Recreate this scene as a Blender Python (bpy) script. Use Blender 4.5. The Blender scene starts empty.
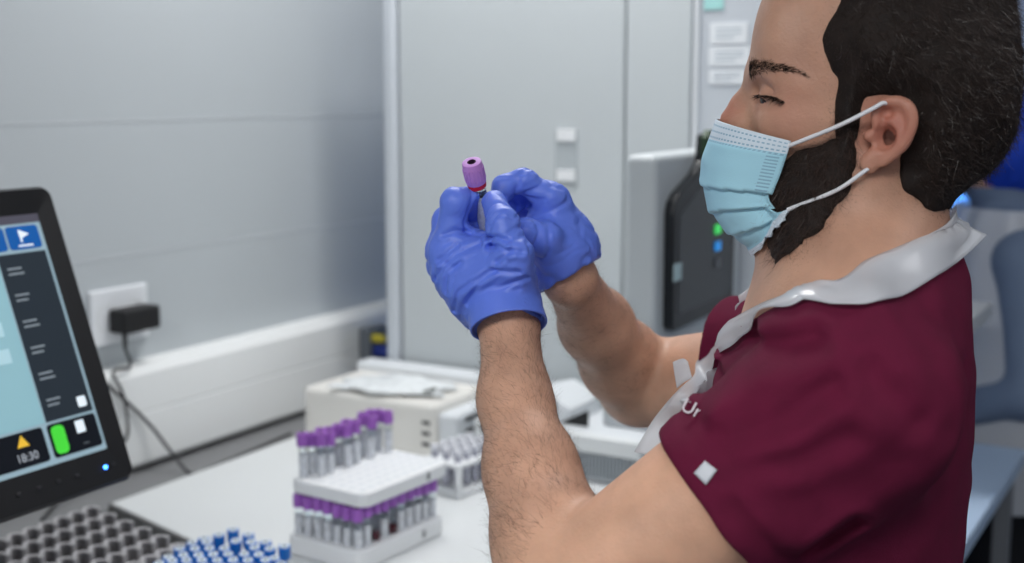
import bpy, bmesh, math, random
import numpy as np
from math import radians as R, pi, sin, cos
from mathutils import Vector, Matrix
random.seed(7)
rng = np.random.default_rng(11)
S = bpy.context.scene
COL = S.collection

# ------------------------------------------------------------------ camera
CAMH, FPX, PITCH = 1.58, 1280.0, math.atan(191.5 / 1280)
cd = bpy.data.cameras.new('camera'); cam = bpy.data.objects.new('camera', cd); COL.objects.link(cam)
cam.location = (0, 0, CAMH); cam.rotation_euler = (pi / 2 - PITCH, 0, R(30))
cd.sensor_width = 36; cd.sensor_fit = 'HORIZONTAL'; cd.lens = FPX * 36 / 1024
cd.clip_start = .05; cd.clip_end = 60
cd.dof.use_dof = True; cd.dof.focus_distance = 1.03; cd.dof.aperture_fstop = 4.6
S.camera = cam
# ------------------------------------------------------------------ world, exposure
w = bpy.data.worlds.new('world'); S.world = w; w.use_nodes = True
w.node_tree.nodes['Background'].inputs[0].default_value = (.86, .92, 1, 1)
w.node_tree.nodes['Background'].inputs[1].default_value = .25
S.view_settings.view_transform = 'Standard'; S.view_settings.look = 'None'
S.view_settings.gamma = 1; S.view_settings.use_curve_mapping = False
S.view_settings.exposure = 0.26
# ------------------------------------------------------------------ ceiling lights of the room and an added front fill (panels are built further down)
def area(name, loc, sx, sy, power, color, rot=(0, 0, 0), spread=180):
    l = bpy.data.lights.new(name, 'AREA'); l.shape = 'RECTANGLE'; l.size = sx; l.size_y = sy
    l.energy = power; l.color = color; l.spread = R(spread)
    o = bpy.data.objects.new(name, l); o.location = loc; o.rotation_euler = rot; COL.objects.link(o); return o
LIGHTS = [(-1.05, 1.84, .8, .3, 14.0), (-.20, -.90, 1.1, .5, 29.0), (.95, 1.35, 1.1, .5, 5.0), (.95, -.35, 1.1, .5, 2.0)]  # second entry: unseen fill added behind the camera to brighten the man
CEIL = 2.62
for x_, y_, sx_, sy_, pw_ in LIGHTS:
    area('ceiling_panel_light', (x_, y_, CEIL - .035), sx_, sy_, pw_, (1, .985, .965))

def pixray(px, py):
    r = (px - 512) / FPX; u = (281.5 - py) / FPX
    d = (r, cos(PITCH) + u * sin(PITCH), -sin(PITCH) + u * cos(PITCH)); c, s = cos(R(30)), sin(R(30))
    return np.array([d[0] * c - d[1] * s, d[0] * s + d[1] * c, d[2]])
CAMP = np.array([0, 0, CAMH])
def on(px, py, ax, v):          # where a line of sight meets the plane axis = v
    d = pixray(px, py); return CAMP + (v - CAMP[ax]) / d[ax] * d

# ------------------------------------------------------------------ materials
MATS = {}
def lin(c):
    return tuple(((v / 255) / 12.92 if v / 255 <= .04045 else ((v / 255 + .055) / 1.055) ** 2.4) for v in c)
def mat(name, rgb, rough=.5, metal=0., noise=0., nscale=30., bump=0., bscale=200., emit=0., sss=0., trans=0., alpha=1., spec=.5, coat=0., ior=1.45, sheen=0.):
    if name in MATS: return MATS[name]
    m = bpy.data.materials.new(name); m.use_nodes = True; MATS[name] = m
    nt = m.node_tree; N = nt.nodes; b = N['Principled BSDF']; L = nt.links.new
    c = lin(rgb)
    b.inputs['Base Color'].default_value = (*c, 1); b.inputs['Roughness'].default_value = rough
    b.inputs['Metallic'].default_value = metal; b.inputs['Specular IOR Level'].default_value = spec
    b.inputs['Alpha'].default_value = alpha; b.inputs['Transmission Weight'].default_value = trans
    b.inputs['Coat Weight'].default_value = coat; b.inputs['IOR'].default_value = ior
    b.inputs['Sheen Weight'].default_value = sheen
    if sss:
        b.inputs['Subsurface Weight'].default_value = sss; b.inputs['Subsurface Radius'].default_value = (1, .35, .2)
        b.inputs['Subsurface Scale'].default_value = .006
    if emit:
        b.inputs['Emission Color'].default_value = (*c, 1); b.inputs['Emission Strength'].default_value = emit
    tc = N.new('ShaderNodeTexCoord')
    nz = N.new('ShaderNodeTexNoise'); nz.inputs['Scale'].default_value = nscale; nz.inputs['Detail'].default_value = 5
    L(tc.outputs['Object'], nz.inputs['Vector'])
    mr = N.new('ShaderNodeMapRange'); mr.inputs['To Min'].default_value = max(0, rough - .06); mr.inputs['To Max'].default_value = min(1, rough + .06)
    L(nz.outputs['Fac'], mr.inputs['Value']); L(mr.outputs['Result'], b.inputs['Roughness'])
    if noise:
        rp = N.new('ShaderNodeValToRGB'); L(nz.outputs['Fac'], rp.inputs['Fac'])
        rp.color_ramp.elements[0].position = .3; rp.color_ramp.elements[1].position = .7
        rp.color_ramp.elements[0].color = (*[v * (1 - noise) for v in c], 1); rp.color_ramp.elements[1].color = (*[min(1, v * (1 + noise)) for v in c], 1)
        L(rp.outputs['Color'], b.inputs['Base Color'])
    if bump:
        n2 = N.new('ShaderNodeTexNoise'); n2.inputs['Scale'].default_value = bscale; n2.inputs['Detail'].default_value = 4
        L(tc.outputs['Object'], n2.inputs['Vector'])
        bp = N.new('ShaderNodeBump'); bp.inputs['Strength'].default_value = bump; bp.inputs['Distance'].default_value = .002
        L(n2.outputs['Fac'], bp.inputs['Height']); L(bp.outputs['Normal'], b.inputs['Normal'])
    return m

# ------------------------------------------------------------------ objects
def link(name, me, m=None, parent=None, smooth=True):
    if m is not None:
        for q in (m if isinstance(m, (list, tuple)) else [m]): me.materials.append(q)
    o = bpy.data.objects.new(name, me); COL.objects.link(o)
    if parent is not None: o.parent = parent
    return o
def tag(o, label=None, cat=None, group=None, kind=None):
    for k, v in (('label', label), ('category', cat), ('group', group), ('kind', kind)):
        if v: o[k] = v
    return o
def empty(name, loc, rz=0, label=None, cat=None, group=None):
    o = bpy.data.objects.new(name, None); COL.objects.link(o); o.location = loc; o.rotation_euler = (0, 0, rz); o.empty_display_size = .05
    return tag(o, label, cat, group)
def copy_tree(o, parent=None):
    c = o.copy(); COL.objects.link(c)
    if parent is not None: c.parent = parent
    for ch in list(o.children): copy_tree(ch, c)
    return c
def mesh_np(name, V, F, smooth=True):
    me = bpy.data.meshes.new(name); V = np.asarray(V, np.float32); F = np.asarray(F, np.int32); k = F.shape[1]
    me.vertices.add(len(V)); me.vertices.foreach_set('co', V.ravel())
    me.loops.add(F.size); me.loops.foreach_set('vertex_index', F.ravel())
    me.polygons.add(len(F)); me.polygons.foreach_set('loop_start', np.arange(0, F.size, k, dtype=np.int32))
    if smooth: me.polygons.foreach_set('use_smooth', np.ones(len(F), bool))
    me.update(calc_edges=True); me.validate(); return me

class MB:                       # collects shapes that end up in ONE mesh
    def __init__(s): s.bm = bmesh.new(); s.mi = 0
    def _tag(s, fs, smooth=False):
        for f in fs: f.material_index = s.mi; f.smooth = smooth
    def box(s, lo, hi, bev=0., seg=2, M=None):
        lo, hi = Vector(lo), Vector(hi); c = (lo + hi) / 2; d = hi - lo
        t = bmesh.new(); bmesh.ops.create_cube(t, size=1)
        for v in t.verts: v.co = Vector((v.co.x * d.x, v.co.y * d.y, v.co.z * d.z))
        if bev: bmesh.ops.bevel(t, geom=t.edges[:], offset=bev, segments=seg, profile=.5, affect='EDGES')
        for v in t.verts: v.co += c
        s.merge(t, M, False); return s
    def merge(s, t, M=None, smooth=False):
        if M is not None: t.transform(M)
        for f in t.faces: f.material_index = s.mi; f.smooth = smooth
        me = bpy.data.meshes.new('tmp'); t.to_mesh(me); t.free(); n0 = len(s.bm.faces); s.bm.from_mesh(me); bpy.data.meshes.remove(me)
        s.bm.faces.ensure_lookup_table()
        for i in range(n0, len(s.bm.faces)): s.bm.faces[i].smooth = smooth
        return s
    def prism(s, pts, z0, z1, bev=0., M=None, seg=2, smooth=False):   # polygon in xy pulled along z
        t = bmesh.new(); vs = [t.verts.new((p[0], p[1], z0)) for p in pts]; f = t.faces.new(vs)
        r = bmesh.ops.extrude_face_region(t, geom=[f])
        for v in r['geom']:
            if isinstance(v, bmesh.types.BMVert): v.co.z = z1
        bmesh.ops.recalc_face_normals(t, faces=t.faces[:])
        if bev: bmesh.ops.bevel(t, geom=t.edges[:], offset=bev, segments=seg, profile=.5, affect='EDGES')
        return s.merge(t, M, False)
    def lathe(s, prof, n=24, M=None):           # profile (r, z) turned round z
        t = bmesh.new(); rings = []
        for r, z in prof:
            if r < 1e-6: rings.append([t.verts.new((0, 0, z))])
            else: rings.append([t.verts.new((r * cos(2 * pi * i / n), r * sin(2 * pi * i / n), z)) for i in range(n)])
        for A, B in zip(rings, rings[1:]):
            for i in range(n):
                j = (i + 1) % n
                if len(A) == 1 and len(B) == 1: continue
                if len(A) == 1: t.faces.new((A[0], B[j], B[i]))
                elif len(B) == 1: t.faces.new((A[i], A[j], B[0]))
                else: t.faces.new((A[i], A[j], B[j], B[i]))
        bmesh.ops.recalc_face_normals(t, faces=t.faces[:])
        return s.merge(t, M, True)
    def tube(s, pts, r, n=10, M=None, cap=True):
        pts = [Vector(p) for p in pts]; t = bmesh.new(); rings = []; up = None
        for i, p in enumerate(pts):
            d = (pts[min(i + 1, len(pts) - 1)] - pts[max(i - 1, 0)]).normalized()
            if up is None: up = d.orthogonal().normalized()
            up = (up - d * up.dot(d)).normalized(); sd = d.cross(up)
            rr = r[i] if isinstance(r, (list, tuple)) else r
            rings.append([t.verts.new(p + (up * cos(2 * pi * k / n) + sd * sin(2 * pi * k / n)) * rr) for k in range(n)])
        for A, B in zip(rings, rings[1:]):
            for k in range(n): t.faces.new((A[k], A[(k + 1) % n], B[(k + 1) % n], B[k]))
        if cap: t.faces.new(rings[0][::-1]); t.faces.new(rings[-1])
        bmesh.ops.recalc_face_normals(t, faces=t.faces[:])
        return s.merge(t, M, True)
    def build(s, name, m, parent=None, auto=True):
        me = bpy.data.meshes.new(name); fl = [f.smooth for f in s.bm.faces]; s.bm.to_mesh(me); s.bm.free()
        if auto:
            try: me.set_sharp_from_angle(angle=R(40))
            except Exception: pass
        me.polygons.foreach_set('use_smooth', fl); me.update()
        return link(name, me, m, parent)
def T(x, y, z, rz=0, rx=0, ry=0):
    return Matrix.Translation((x, y, z)) @ Matrix.Rotation(rz, 4, 'Z') @ Matrix.Rotation(ry, 4, 'Y') @ Matrix.Rotation(rx, 4, 'X')
def bez(pts, n=8):              # Catmull-Rom through points
    P = [np.array(p, float) for p in pts]; P = [2 * P[0] - P[1]] + P + [2 * P[-1] - P[-2]]; out = []
    for i in range(1, len(P) - 2):
        for k in range(n):
            t = k / n; a, b, c, d = P[i - 1:i + 3]
            out.append(.5 * ((2 * b) + (c - a) * t + (2 * a - 5 * b + 4 * c - d) * t * t + (3 * b - a - 3 * c + d) * t ** 3))
    out.append(P[-2]); return out
def text_mesh(name, body, size, M, m, parent=None, depth=.0003, align='CENTER'):
    cu = bpy.data.curves.new(name, 'FONT'); cu.body = body; cu.size = size; cu.extrude = depth; cu.align_x = align; cu.align_y = 'CENTER'
    o = bpy.data.objects.new(name, cu); COL.objects.link(o)
    dg = bpy.context.evaluated_depsgraph_get(); me = bpy.data.meshes.new_from_object(o.evaluated_get(dg)); bpy.data.objects.remove(o); bpy.data.curves.remove(cu)
    me.transform(M); return link(name, me, m, parent)

# ------------------------------------------------------------------ implicit surfaces (for bodies, hands, cloth)
def smin(a, b, k):
    h = np.maximum(k - np.abs(a - b), 0) / k; return np.minimum(a, b) - h * h * k * .25
def smax(a, b, k): return -smin(-a, -b, k)
def rc(P, a, b, r1, r2):        # round cone
    a = np.asarray(a, float); b = np.asarray(b, float)
    ba = b - a; l2 = ba @ ba; rr = r1 - r2; a2 = l2 - rr * rr; il2 = 1 / l2
    pa = P - a; y = pa @ ba; z = y - l2; q = pa * l2 - y[:, None] * ba; x2 = (q * q).sum(1)
    y2 = y * y * l2; z2 = z * z * l2; k = np.sign(rr) * rr * rr * x2
    c1 = np.sign(z) * a2 * z2 > k; c2 = np.sign(y) * a2 * y2 < k
    d = (np.sqrt(x2 * a2 * il2) + y * rr) * il2 - r1
    d = np.where(c2, np.sqrt(x2 + y2) * il2 - r1, d)
    return np.where(c1, np.sqrt(x2 + z2) * il2 - r2, d)
def sph(P, c, r): return np.sqrt(((P - np.asarray(c)) ** 2).sum(1)) - r
def ell(P, c, r, A=None):
    q = P - np.asarray(c)
    if A is not None: q = q @ np.asarray(A).T
    r = np.asarray(r); k0 = np.sqrt(((q / r) ** 2).sum(1)); k1 = np.sqrt(((q / r ** 2) ** 2).sum(1)) + 1e-9
    return k0 * (k0 - 1) / k1
def chain(P, pts, rad, k=.006):
    d = None
    for i in range(len(pts) - 1):
        e = rc(P, pts[i], pts[i + 1], rad[i], rad[i + 1]); d = e if d is None else smin(d, e, k)
    return d
def rot2(axis_u, axis_v):       # rows of an orthonormal frame
    u = np.array(axis_u, float); u /= np.linalg.norm(u); v = np.array(axis_v, float); v -= u * (u @ v); v /= np.linalg.norm(v)
    return np.array([u, v, np.cross(u, v)])
def poly2(p, poly):             # signed distance to a 2D polygon, p (N,2)
    v = np.asarray(poly, float); n = len(v); d = np.full(len(p), 1e9); s = np.ones(len(p))
    for i in range(n):
        a, b = v[i], v[i - 1]; e = b - a; w_ = p - a
        t = np.clip((w_ @ e) / (e @ e), 0, 1); q = w_ - t[:, None] * e; d = np.minimum(d, (q * q).sum(1))
        c1 = p[:, 1] >= a[1]; c2 = p[:, 1] < b[1]; c3 = e[0] * w_[:, 1] > e[1] * w_[:, 0]
        fl = (c1 & c2 & c3) | (~c1 & ~c2 & ~c3); s = np.where(fl, -s, s)
    return s * np.sqrt(d)
from concurrent.futures import ThreadPoolExecutor
POOL = ThreadPoolExecutor(4)
def par(f, P):
    if len(P) < 4000: return f(P)
    return np.concatenate(list(POOL.map(f, np.array_split(P, max(4, len(P) // 15000)))))
def within(f, lo, hi, m=.05):   # evaluates f only near its box, elsewhere the distance to the box
    lo, hi = np.asarray(lo), np.asarray(hi)
    def g(P):
        q = np.maximum(np.maximum(lo - P, P - hi), 0); d = np.sqrt((q * q).sum(1)); i = d < m
        if i.any(): d[i] = f(P[i])
        return d
    return g
def surf(f0, lo, hi, h, newton=2, cb=6, marg=1.7):
    f = lambda P: par(f0, P)
    lo = np.array(lo, float); hi = np.array(hi, float); nb = np.ceil((hi - lo) / (h * cb)).astype(int); n = nb * cb + 1
    bc = np.stack(np.meshgrid(*[lo[i] + (np.arange(nb[i]) + .5) * h * cb for i in range(3)], indexing='ij'), -1).reshape(-1, 3)
    dv = np.concatenate([f(c) for c in np.array_split(bc, max(1, len(bc) // 400000))]).astype(np.float32).reshape(nb)
    G = np.empty(n, np.float32)
    G[:-1, :-1, :-1] = np.repeat(np.repeat(np.repeat(dv, cb, 0), cb, 1), cb, 2)
    G[-1] = 1; G[:, -1] = 1; G[:, :, -1] = 1
    near = np.argwhere(np.abs(dv) < h * cb * .87 * marg)
    off = np.stack(np.meshgrid(*[np.arange(cb + 1)] * 3, indexing='ij'), -1).reshape(-1, 3)
    for ch in np.array_split(near, max(1, len(near) // 2500)):
        ix = (ch[:, None, :] * cb + off[None]).reshape(-1, 3)
        G[ix[:, 0], ix[:, 1], ix[:, 2]] = f(lo + ix * h)
    neg = G < 0; c = [slice(None, -1), slice(1, None)]
    cnt = sum(neg[c[i], c[j], c[k]].astype(np.int8) for i in (0, 1) for j in (0, 1) for k in (0, 1))
    cells = np.argwhere((cnt > 0) & (cnt < 8)); del cnt
    idx = np.full(n - 1, -1, np.int32); idx[cells[:, 0], cells[:, 1], cells[:, 2]] = np.arange(len(cells))
    corners = [(i, j, k) for i in (0, 1) for j in (0, 1) for k in (0, 1)]
    val = {q: G[cells[:, 0] + q[0], cells[:, 1] + q[1], cells[:, 2] + q[2]] for q in corners}
    acc = np.zeros((len(cells), 3)); num = np.zeros(len(cells))
    for q in corners:
        for ax in range(3):
            if q[ax]: continue
            r = list(q); r[ax] = 1; r = tuple(r); a, b = val[q], val[r]; m = (a < 0) != (b < 0)
            t = np.where(m, a / np.where(m, a - b, 1), 0); p = np.tile(np.array(q, float), (len(cells), 1)); p[:, ax] = t
            acc[m] += p[m]; num[m] += 1
    V = lo + (cells + acc / num[:, None]) * h
    Q = []
    for ax in range(3):
        u, v_ = (ax + 1) % 3, (ax + 2) % 3
        sl0 = [slice(None)] * 3; sl1 = [slice(None)] * 3; sl0[ax] = slice(None, -1); sl1[ax] = slice(1, None)
        for ch_ in (True, False):
            e = np.argwhere((neg[tuple(sl0)] == ch_) & (neg[tuple(sl1)] != ch_))
            e = e[(e[:, u] > 0) & (e[:, v_] > 0) & (e[:, u] < n[u] - 1) & (e[:, v_] < n[v_] - 1)]
            def g(du, dv_):
                q = e.copy(); q[:, u] -= du; q[:, v_] -= dv_; return idx[q[:, 0], q[:, 1], q[:, 2]]
            q4 = np.stack([g(1, 1), g(0, 1), g(0, 0), g(1, 0)], 1)
            Q.append(q4 if ch_ else q4[:, ::-1])
    Q = np.concatenate(Q); Q = Q[(Q >= 0).all(1)]
    for _ in range(newton):
        g, d = grad(f, V, h * .5); g2 = (g * g).sum(1); st = -d / np.maximum(g2, .2)
        V = V + g * np.clip(st, -h, h)[:, None]
    return V, Q
def grad(f, P, e):
    g = np.zeros_like(P); d = 0
    for s in ((1, 1, 1), (1, -1, -1), (-1, 1, -1), (-1, -1, 1)):
        s = np.array(s, float); a = f(P + s * e); g += s * a[:, None]; d = d + a
    return g / (4 * e), d / 4
def vnoise(P, seed=0):          # smooth value noise on points, about -1..1
    i = np.floor(P).astype(np.int64); t = P - i; t = t * t * (3 - 2 * t); out = np.zeros(len(P))
    for a in (0, 1):
        for b in (0, 1):
            for c in (0, 1):
                hsh = (i[:, 0] + a) * 374761393 + (i[:, 1] + b) * 668265263 + (i[:, 2] + c) * 2147483647 + seed * 974711
                hsh = (hsh ^ (hsh >> 13)) * 1274126177; hsh = (hsh ^ (hsh >> 16)) & 0xffff
                out += (hsh / 32767.5 - 1) * (t[:, 0] if a else 1 - t[:, 0]) * (t[:, 1] if b else 1 - t[:, 1]) * (t[:, 2] if c else 1 - t[:, 2])
    return out
def strands(name, roots, dirs, normals, length, width, curl, m, parent, nseg=3):
    N = len(roots); side = np.cross(dirs, normals + rng.normal(0, .8, normals.shape)); side /= np.linalg.norm(side, axis=1)[:, None] + 1e-9
    V = []; bend = rng.normal(0, 1, (N, 3)) * curl
    for s in range(nseg + 1):
        t = s / nseg; c = roots + dirs * (length * t)[:, None] + bend * (length * t * t)[:, None]
        wd = (width * (1 - .75 * t))[:, None] * side; V += [c - wd, c + wd]
    V = np.stack(V, 1).reshape(-1, 3); k = 2 * (nseg + 1); base = np.arange(N)[:, None] * k
    F = np.concatenate([base + np.array([2 * s, 2 * s + 1, 2 * s + 3, 2 * s + 2]) for s in range(nseg)], 1).reshape(-1, 4)
    return link(name, mesh_np(name, V, F), m, parent)
def sample_faces(V, Q, n, wsel=None):
    a, b, c, d = (V[Q[:, i]] for i in range(4)); nr = np.cross(c - a, d - b); ar = np.linalg.norm(nr, axis=1) + 1e-12; nr = nr / ar[:, None]
    w_ = ar if wsel is None else ar * wsel; pk = rng.choice(len(Q), n, p=w_ / w_.sum()); s, t = rng.random((2, n, 1))
    return (a[pk] * (1 - s) + b[pk] * s) * (1 - t) + (d[pk] * (1 - s) + c[pk] * s) * t, nr[pk]
KW = 1.72 / 1.6
def wz(z): return CAMH + (z - CAMH) * KW     # heights on the left wall
# ================================================================== THE ROOM
WX0, WX1, WY0, WY1 = -1.72, 2.3, -1.7, 3.9
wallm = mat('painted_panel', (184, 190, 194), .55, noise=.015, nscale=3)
wallm2 = mat('far_wall', (120, 132, 150), .7)
white = mat('white_enamel', (222, 226, 230), .4, noise=.01, nscale=6)
white2 = mat('white_laminate', (222, 225, 226), .35, noise=.01, nscale=8)
cool = mat('cabinet_white', (198, 204, 207), .45, noise=.012, nscale=4)
cool2 = mat('cabinet_blue_white', (198, 204, 211), .45, noise=.012, nscale=4)
grey = mat('mid_grey', (120, 122, 126), .5); dark = mat('near_black', (18, 19, 21), .4); black = mat('matt_black', (22, 22, 24), .6, bump=.15, bscale=700)
def st(o): o['kind'] = 'structure'; return o
mb = MB(); mb.box((WX0 - .1, WY0 - .1, -.1), (WX1 + .1, WY1 + .1, 0)); st(mb.build('floor', mat('floor_vinyl', (120, 126, 134), .35, noise=.05, nscale=5)))
mb = MB(); mb.box((WX0 - .1, WY0 - .1, CEIL), (WX1 + .1, WY1 + .1, CEIL + .1)); st(mb.build('ceiling', mat('ceiling_white', (225, 228, 230), .8)))
mb = MB()                                   # wall panels with narrow joints
for z0, z1 in ((0, wz(1.31) - .0015), (wz(1.31) + .0015, wz(1.53) - .0015), (wz(1.53) + .0015, 2.1), (2.103, CEIL)):
    mb.box((WX0 - .1, WY0, z0), (WX0, WY1, z1), .0016, 2)
mb.box((WX0 - .1, WY0, 0), (WX0 - .004, WY1, CEIL)); st(mb.build('wall_left', wallm))
mb = MB()
for z in (wz(1.31), wz(1.53)): mb.box((WX0 - .001, WY0, z - .0018), (WX0 + .0010, WY1, z + .0018), .0004, 1)
st(mb.build('trim_1', mat('joint_strip', (200, 205, 209), .5)))
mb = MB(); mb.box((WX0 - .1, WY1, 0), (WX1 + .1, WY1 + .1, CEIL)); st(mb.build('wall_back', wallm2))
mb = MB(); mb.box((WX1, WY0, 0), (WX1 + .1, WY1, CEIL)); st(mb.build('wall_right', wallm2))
mb = MB(); mb.box((WX0 - .1, WY0 - .1, 0), (WX1 + .1, WY0, CEIL)); st(mb.build('wall_front', wallm))
mb = MB()                                   # dado trunking along the wall
prof = [(d_, wz(z_)) for d_, z_ in [(0, .965), (.046, .965), (.052, .972), (.052, 1.052), (.049, 1.0545), (.052, 1.057), (.052, 1.118), (.044, 1.130), (0, 1.132)]]
mb.prism([(p[0], p[1]) for p in prof], 0, 2.42 - .2, M=Matrix(((1, 0, 0, WX0), (0, 0, 1, .2), (0, 1, 0, 0), (0, 0, 0, 1)))); st(mb.build('trim_2', mat('trunking_white', (238, 240, 240), .4)))
for i, (x_, y_, sx_, sy_, pw_) in enumerate(LIGHTS):
    cl = empty('ceiling_light', (x_, y_, CEIL), 0, ['white ceiling light panel above the bench', 'white overhead panel added as front fill behind the camera', 'white ceiling light panel over the far aisle', 'white ceiling light panel over the near aisle'][i], 'ceiling light', 'ceiling panels')
    mb = MB(); a, b = sx_ / 2, sy_ / 2
    for lo, hi in (((-a - .03, -b - .03, -.03), (a + .03, -b, 0)), ((-a - .03, b, -.03), (a + .03, b + .03, 0)), ((-a - .03, -b, -.03), (-a, b, 0)), ((a, -b, -.03), (a + .03, b, 0))): mb.box(lo, hi, .003)
    mb.build('frame', white, cl); mb = MB(); mb.box((-a, -b, -.02), (a, b, -.012)); mb.build('diffuser', mat('lamp_diffuser', (245, 250, 255), .5, emit=2.), cl)

# ---- bench
BZ = .92
bench = empty('bench', (-1.2, 1.75, 0), 0, 'white laboratory bench top with grey end edge along the panelled wall', 'bench')
def W2(root, *p): return Vector(p) - root.location
def wbox(mb, root, lo, hi, bev=0., seg=2): mb.box(Vector(lo) - root.location, Vector(hi) - root.location, bev, seg)
ENDS = .27                    # the bench end is cut at an angle
bl_ = bench.location; BP = lambda pts: [(x - bl_.x, y - bl_.y) for x, y in pts]
mb = MB(); mb.prism(BP([(-1.560, 1.404), (-.72, 1.404 - .84 * ENDS), (-.72, 2.084), (-1.560, 2.084)]), BZ - .035, BZ, .004); mb.build('worktop', white2, bench)
mb = MB(); mb.prism(BP([(-1.560, 1.398), (-.722, 1.398 - .838 * ENDS), (-.722, 1.4035 - .838 * ENDS), (-1.560, 1.4035)]), BZ - .040, BZ - .001); mb.build('end_edge', mat('edge_grey', (112, 112, 112), .6), bench)
mb = MB(); wbox(mb, bench, (-1.558, 1.43, .1), (-.80, 2.07, BZ - .035), .003); wbox(mb, bench, (-1.55, 1.46, 0), (-.86, 2.06, .1)); mb.build('base_cabinet', white, bench)
for k in range(2):
    mb = MB(); wbox(mb, bench, (-.80, 1.435 + .32 * k, .12), (-.782, 1.745 + .32 * k, .87), .003); d = mb.build('door', white, bench)
    mb = MB(); mb.tube([W2(bench, -.782, 1.68 + .06 * k, .70), W2(bench, -.755, 1.68 + .06 * k, .70), W2(bench, -.755, 1.68 + .06 * k, .82), W2(bench, -.782, 1.68 + .06 * k, .82)], .005); mb.build('handle', grey, d)
mb = MB(); wbox(mb, bench, (-1.718, 1.0, .86), (-1.564, 2.4, BZ - .012), .003); mb.build('cable_tray', mat('splash_grey', (128, 129, 131), .55), bench)

# ---- tall cabinet behind the bench
CY = 2.1
tc_ = empty('tall_cabinet', (-1.17, 2.4, 0), 0, 'tall white equipment cabinet standing behind the bench, with flat doors', 'cabinet')
mb = MB(); wbox(mb, tc_, (-1.488, CY + .022, 0), (-.853, 2.45, 1.80), .004); mb.build('body', cool, tc_)
mb = MB(); wbox(mb, tc_, (-1.470, CY, .04), (-.982, CY + .021, 1.79), .005, 3); mb.build('door', cool, tc_)
mb = MB(); wbox(mb, tc_, (-.978, CY, .04), (-.855, CY + .021, 1.79), .004, 3); mb.build('door', cool, tc_)
mb = MB(); wbox(mb, tc_, (-1.502, CY - .012, 0), (-1.474, CY + .03, 1.80), .008, 4); mb.build('corner_post', cool2, tc_)
catch = empty('door_catch', (-1.096, CY, 1.46), 0, 'clear plastic strip with two white stickers on the cabinet door', 'label holder')
mb = MB(); mb.box((-.0235, -.0022, -.055), (.0235, -.0002, .052), .001); mb.build('clear_strip', mat('clear_film', (215, 222, 226), .25, alpha=.45), catch)
for z, hgt in ((.038, .011), (-.036, .010)): mb = MB(); mb.box((-.019, -.0040, z - hgt), (.019, -.0022, z + hgt), .0006); mb.build('sticker', mat('sticker_white', (240, 242, 244), .4), catch)
c2 = empty('side_cabinet', (-.70, 2.4, 0), 0, 'pale blue white cabinet behind the man\'s head, with paper notes on it', 'cabinet')
mb = MB(); wbox(mb, c2, (-.849, CY - .008, 0), (-.56, 2.45, 1.95), .004); mb.build('body', cool2, c2)
mb = MB(); wbox(mb, c2, (-.846, CY - .014, .05), (-.836, CY - .006, 1.93), .002); mb.build('edge_strip', white, c2)
paper = mat('paper_white', (232, 236, 240), .7); ink = mat('faded_ink', (165, 178, 188), .7)
for i, (px0, py0, px1, py1, lab) in enumerate(((710, 22, 748, 44, 'small paper note fixed to the pale cabinet, topmost of the white ones'), (709, 46, 750, 66, 'white paper note under the topmost note on the pale cabinet'), (709, 69, 745, 84, 'short white paper note, lowest on the pale cabinet'), (704, -6, 724, 10, 'pale turquoise note cut by the top of the picture'))):
    a, b = on(px0, py1, 1, CY - .0085), on(px1, py0, 1, CY - .0085)
    n = empty('paper_note', (a[0], CY - .0085, a[2]), 0, lab, 'note', 'notes on the cabinet'); w_, h_ = b[0] - a[0], b[2] - a[2]
    mb = MB(); mb.box((0, -.0012, 0), (w_, -.0002, h_)); mb.build('sheet', paper if i < 3 else mat('paper_turquoise', (170, 222, 220), .7), n)
    if i < 3:
        mb = MB()
        for k in range(3): mb.box((w_ * .15, -.0015, h_ * (.25 + .22 * k)), (w_ * (.85 - .2 * (k == 0)), -.0012, h_ * (.31 + .22 * k)))
        mb.build('print', ink, n)

# ---- analyser with the black operating panel
an = empty('analyser', (-.78, 1.90, 1.186), 0, 'white analyser unit with a black control panel on its side, beside the mask', 'analyser')
mb = MB(); wbox(mb, an, (-.801, 1.722, 1.186), (-.752, 2.084, 1.486), .010, 3); mb.build('housing', cool, an)
mb = MB(); q = [(1.755, 1.228), (1.765, 1.220), (2.005, 1.224), (2.016, 1.236), (2.016, 1.50), (1.925, 1.515), (1.875, 1.512), (1.868, 1.470), (1.840, 1.452), (1.775, 1.428), (1.758, 1.415), (1.753, 1.40)]
PM = Matrix(((0, 0, 1, -.752), (1, 0, 0, 0), (0, 1, 0, 0), (0, 0, 0, 1))); PM = Matrix.Translation(-an.location) @ PM
mb.prism(q, 0, .016, .003, PM, 2, True); mb.build('control_panel', mat('panel_black', (26, 29, 33), .3), an)
mb = MB(); mb.prism([(1.775, 1.245), (1.995, 1.248), (1.995, 1.44), (1.86, 1.435), (1.775, 1.395)], .016, .0168, 0, PM); mb.build('screen', mat('panel_screen', (40, 44, 50), .12), an)
mb = MB(); mb.prism([(1.868, 1.478), (1.945, 1.478), (1.945, 1.517), (1.88, 1.519), (1.868, 1.508)], .010, .022, .002, PM); mb.build('top_cap', mat('dark_green', (34, 62, 34), .5), an)
for nm, c_, px, py, e in (('green_button', (60, 190, 90), 717, 229, .8), ('blue_button', (40, 130, 205), 717, 246, .6), ('grey_button', (105, 108, 114), 717, 263, 0)):
    p = on(px, py, 0, -.7352); mb = MB(); mb.box((-.735 - an.location.x, p[1] - .011 - an.location.y, p[2] - .0075 - an.location.z), (-.732 - an.location.x, p[1] + .011 - an.location.y, p[2] + .0075 - an.location.z), .001)
    mb.build(nm, mat(nm, c_, .4, emit=e), an)
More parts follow.
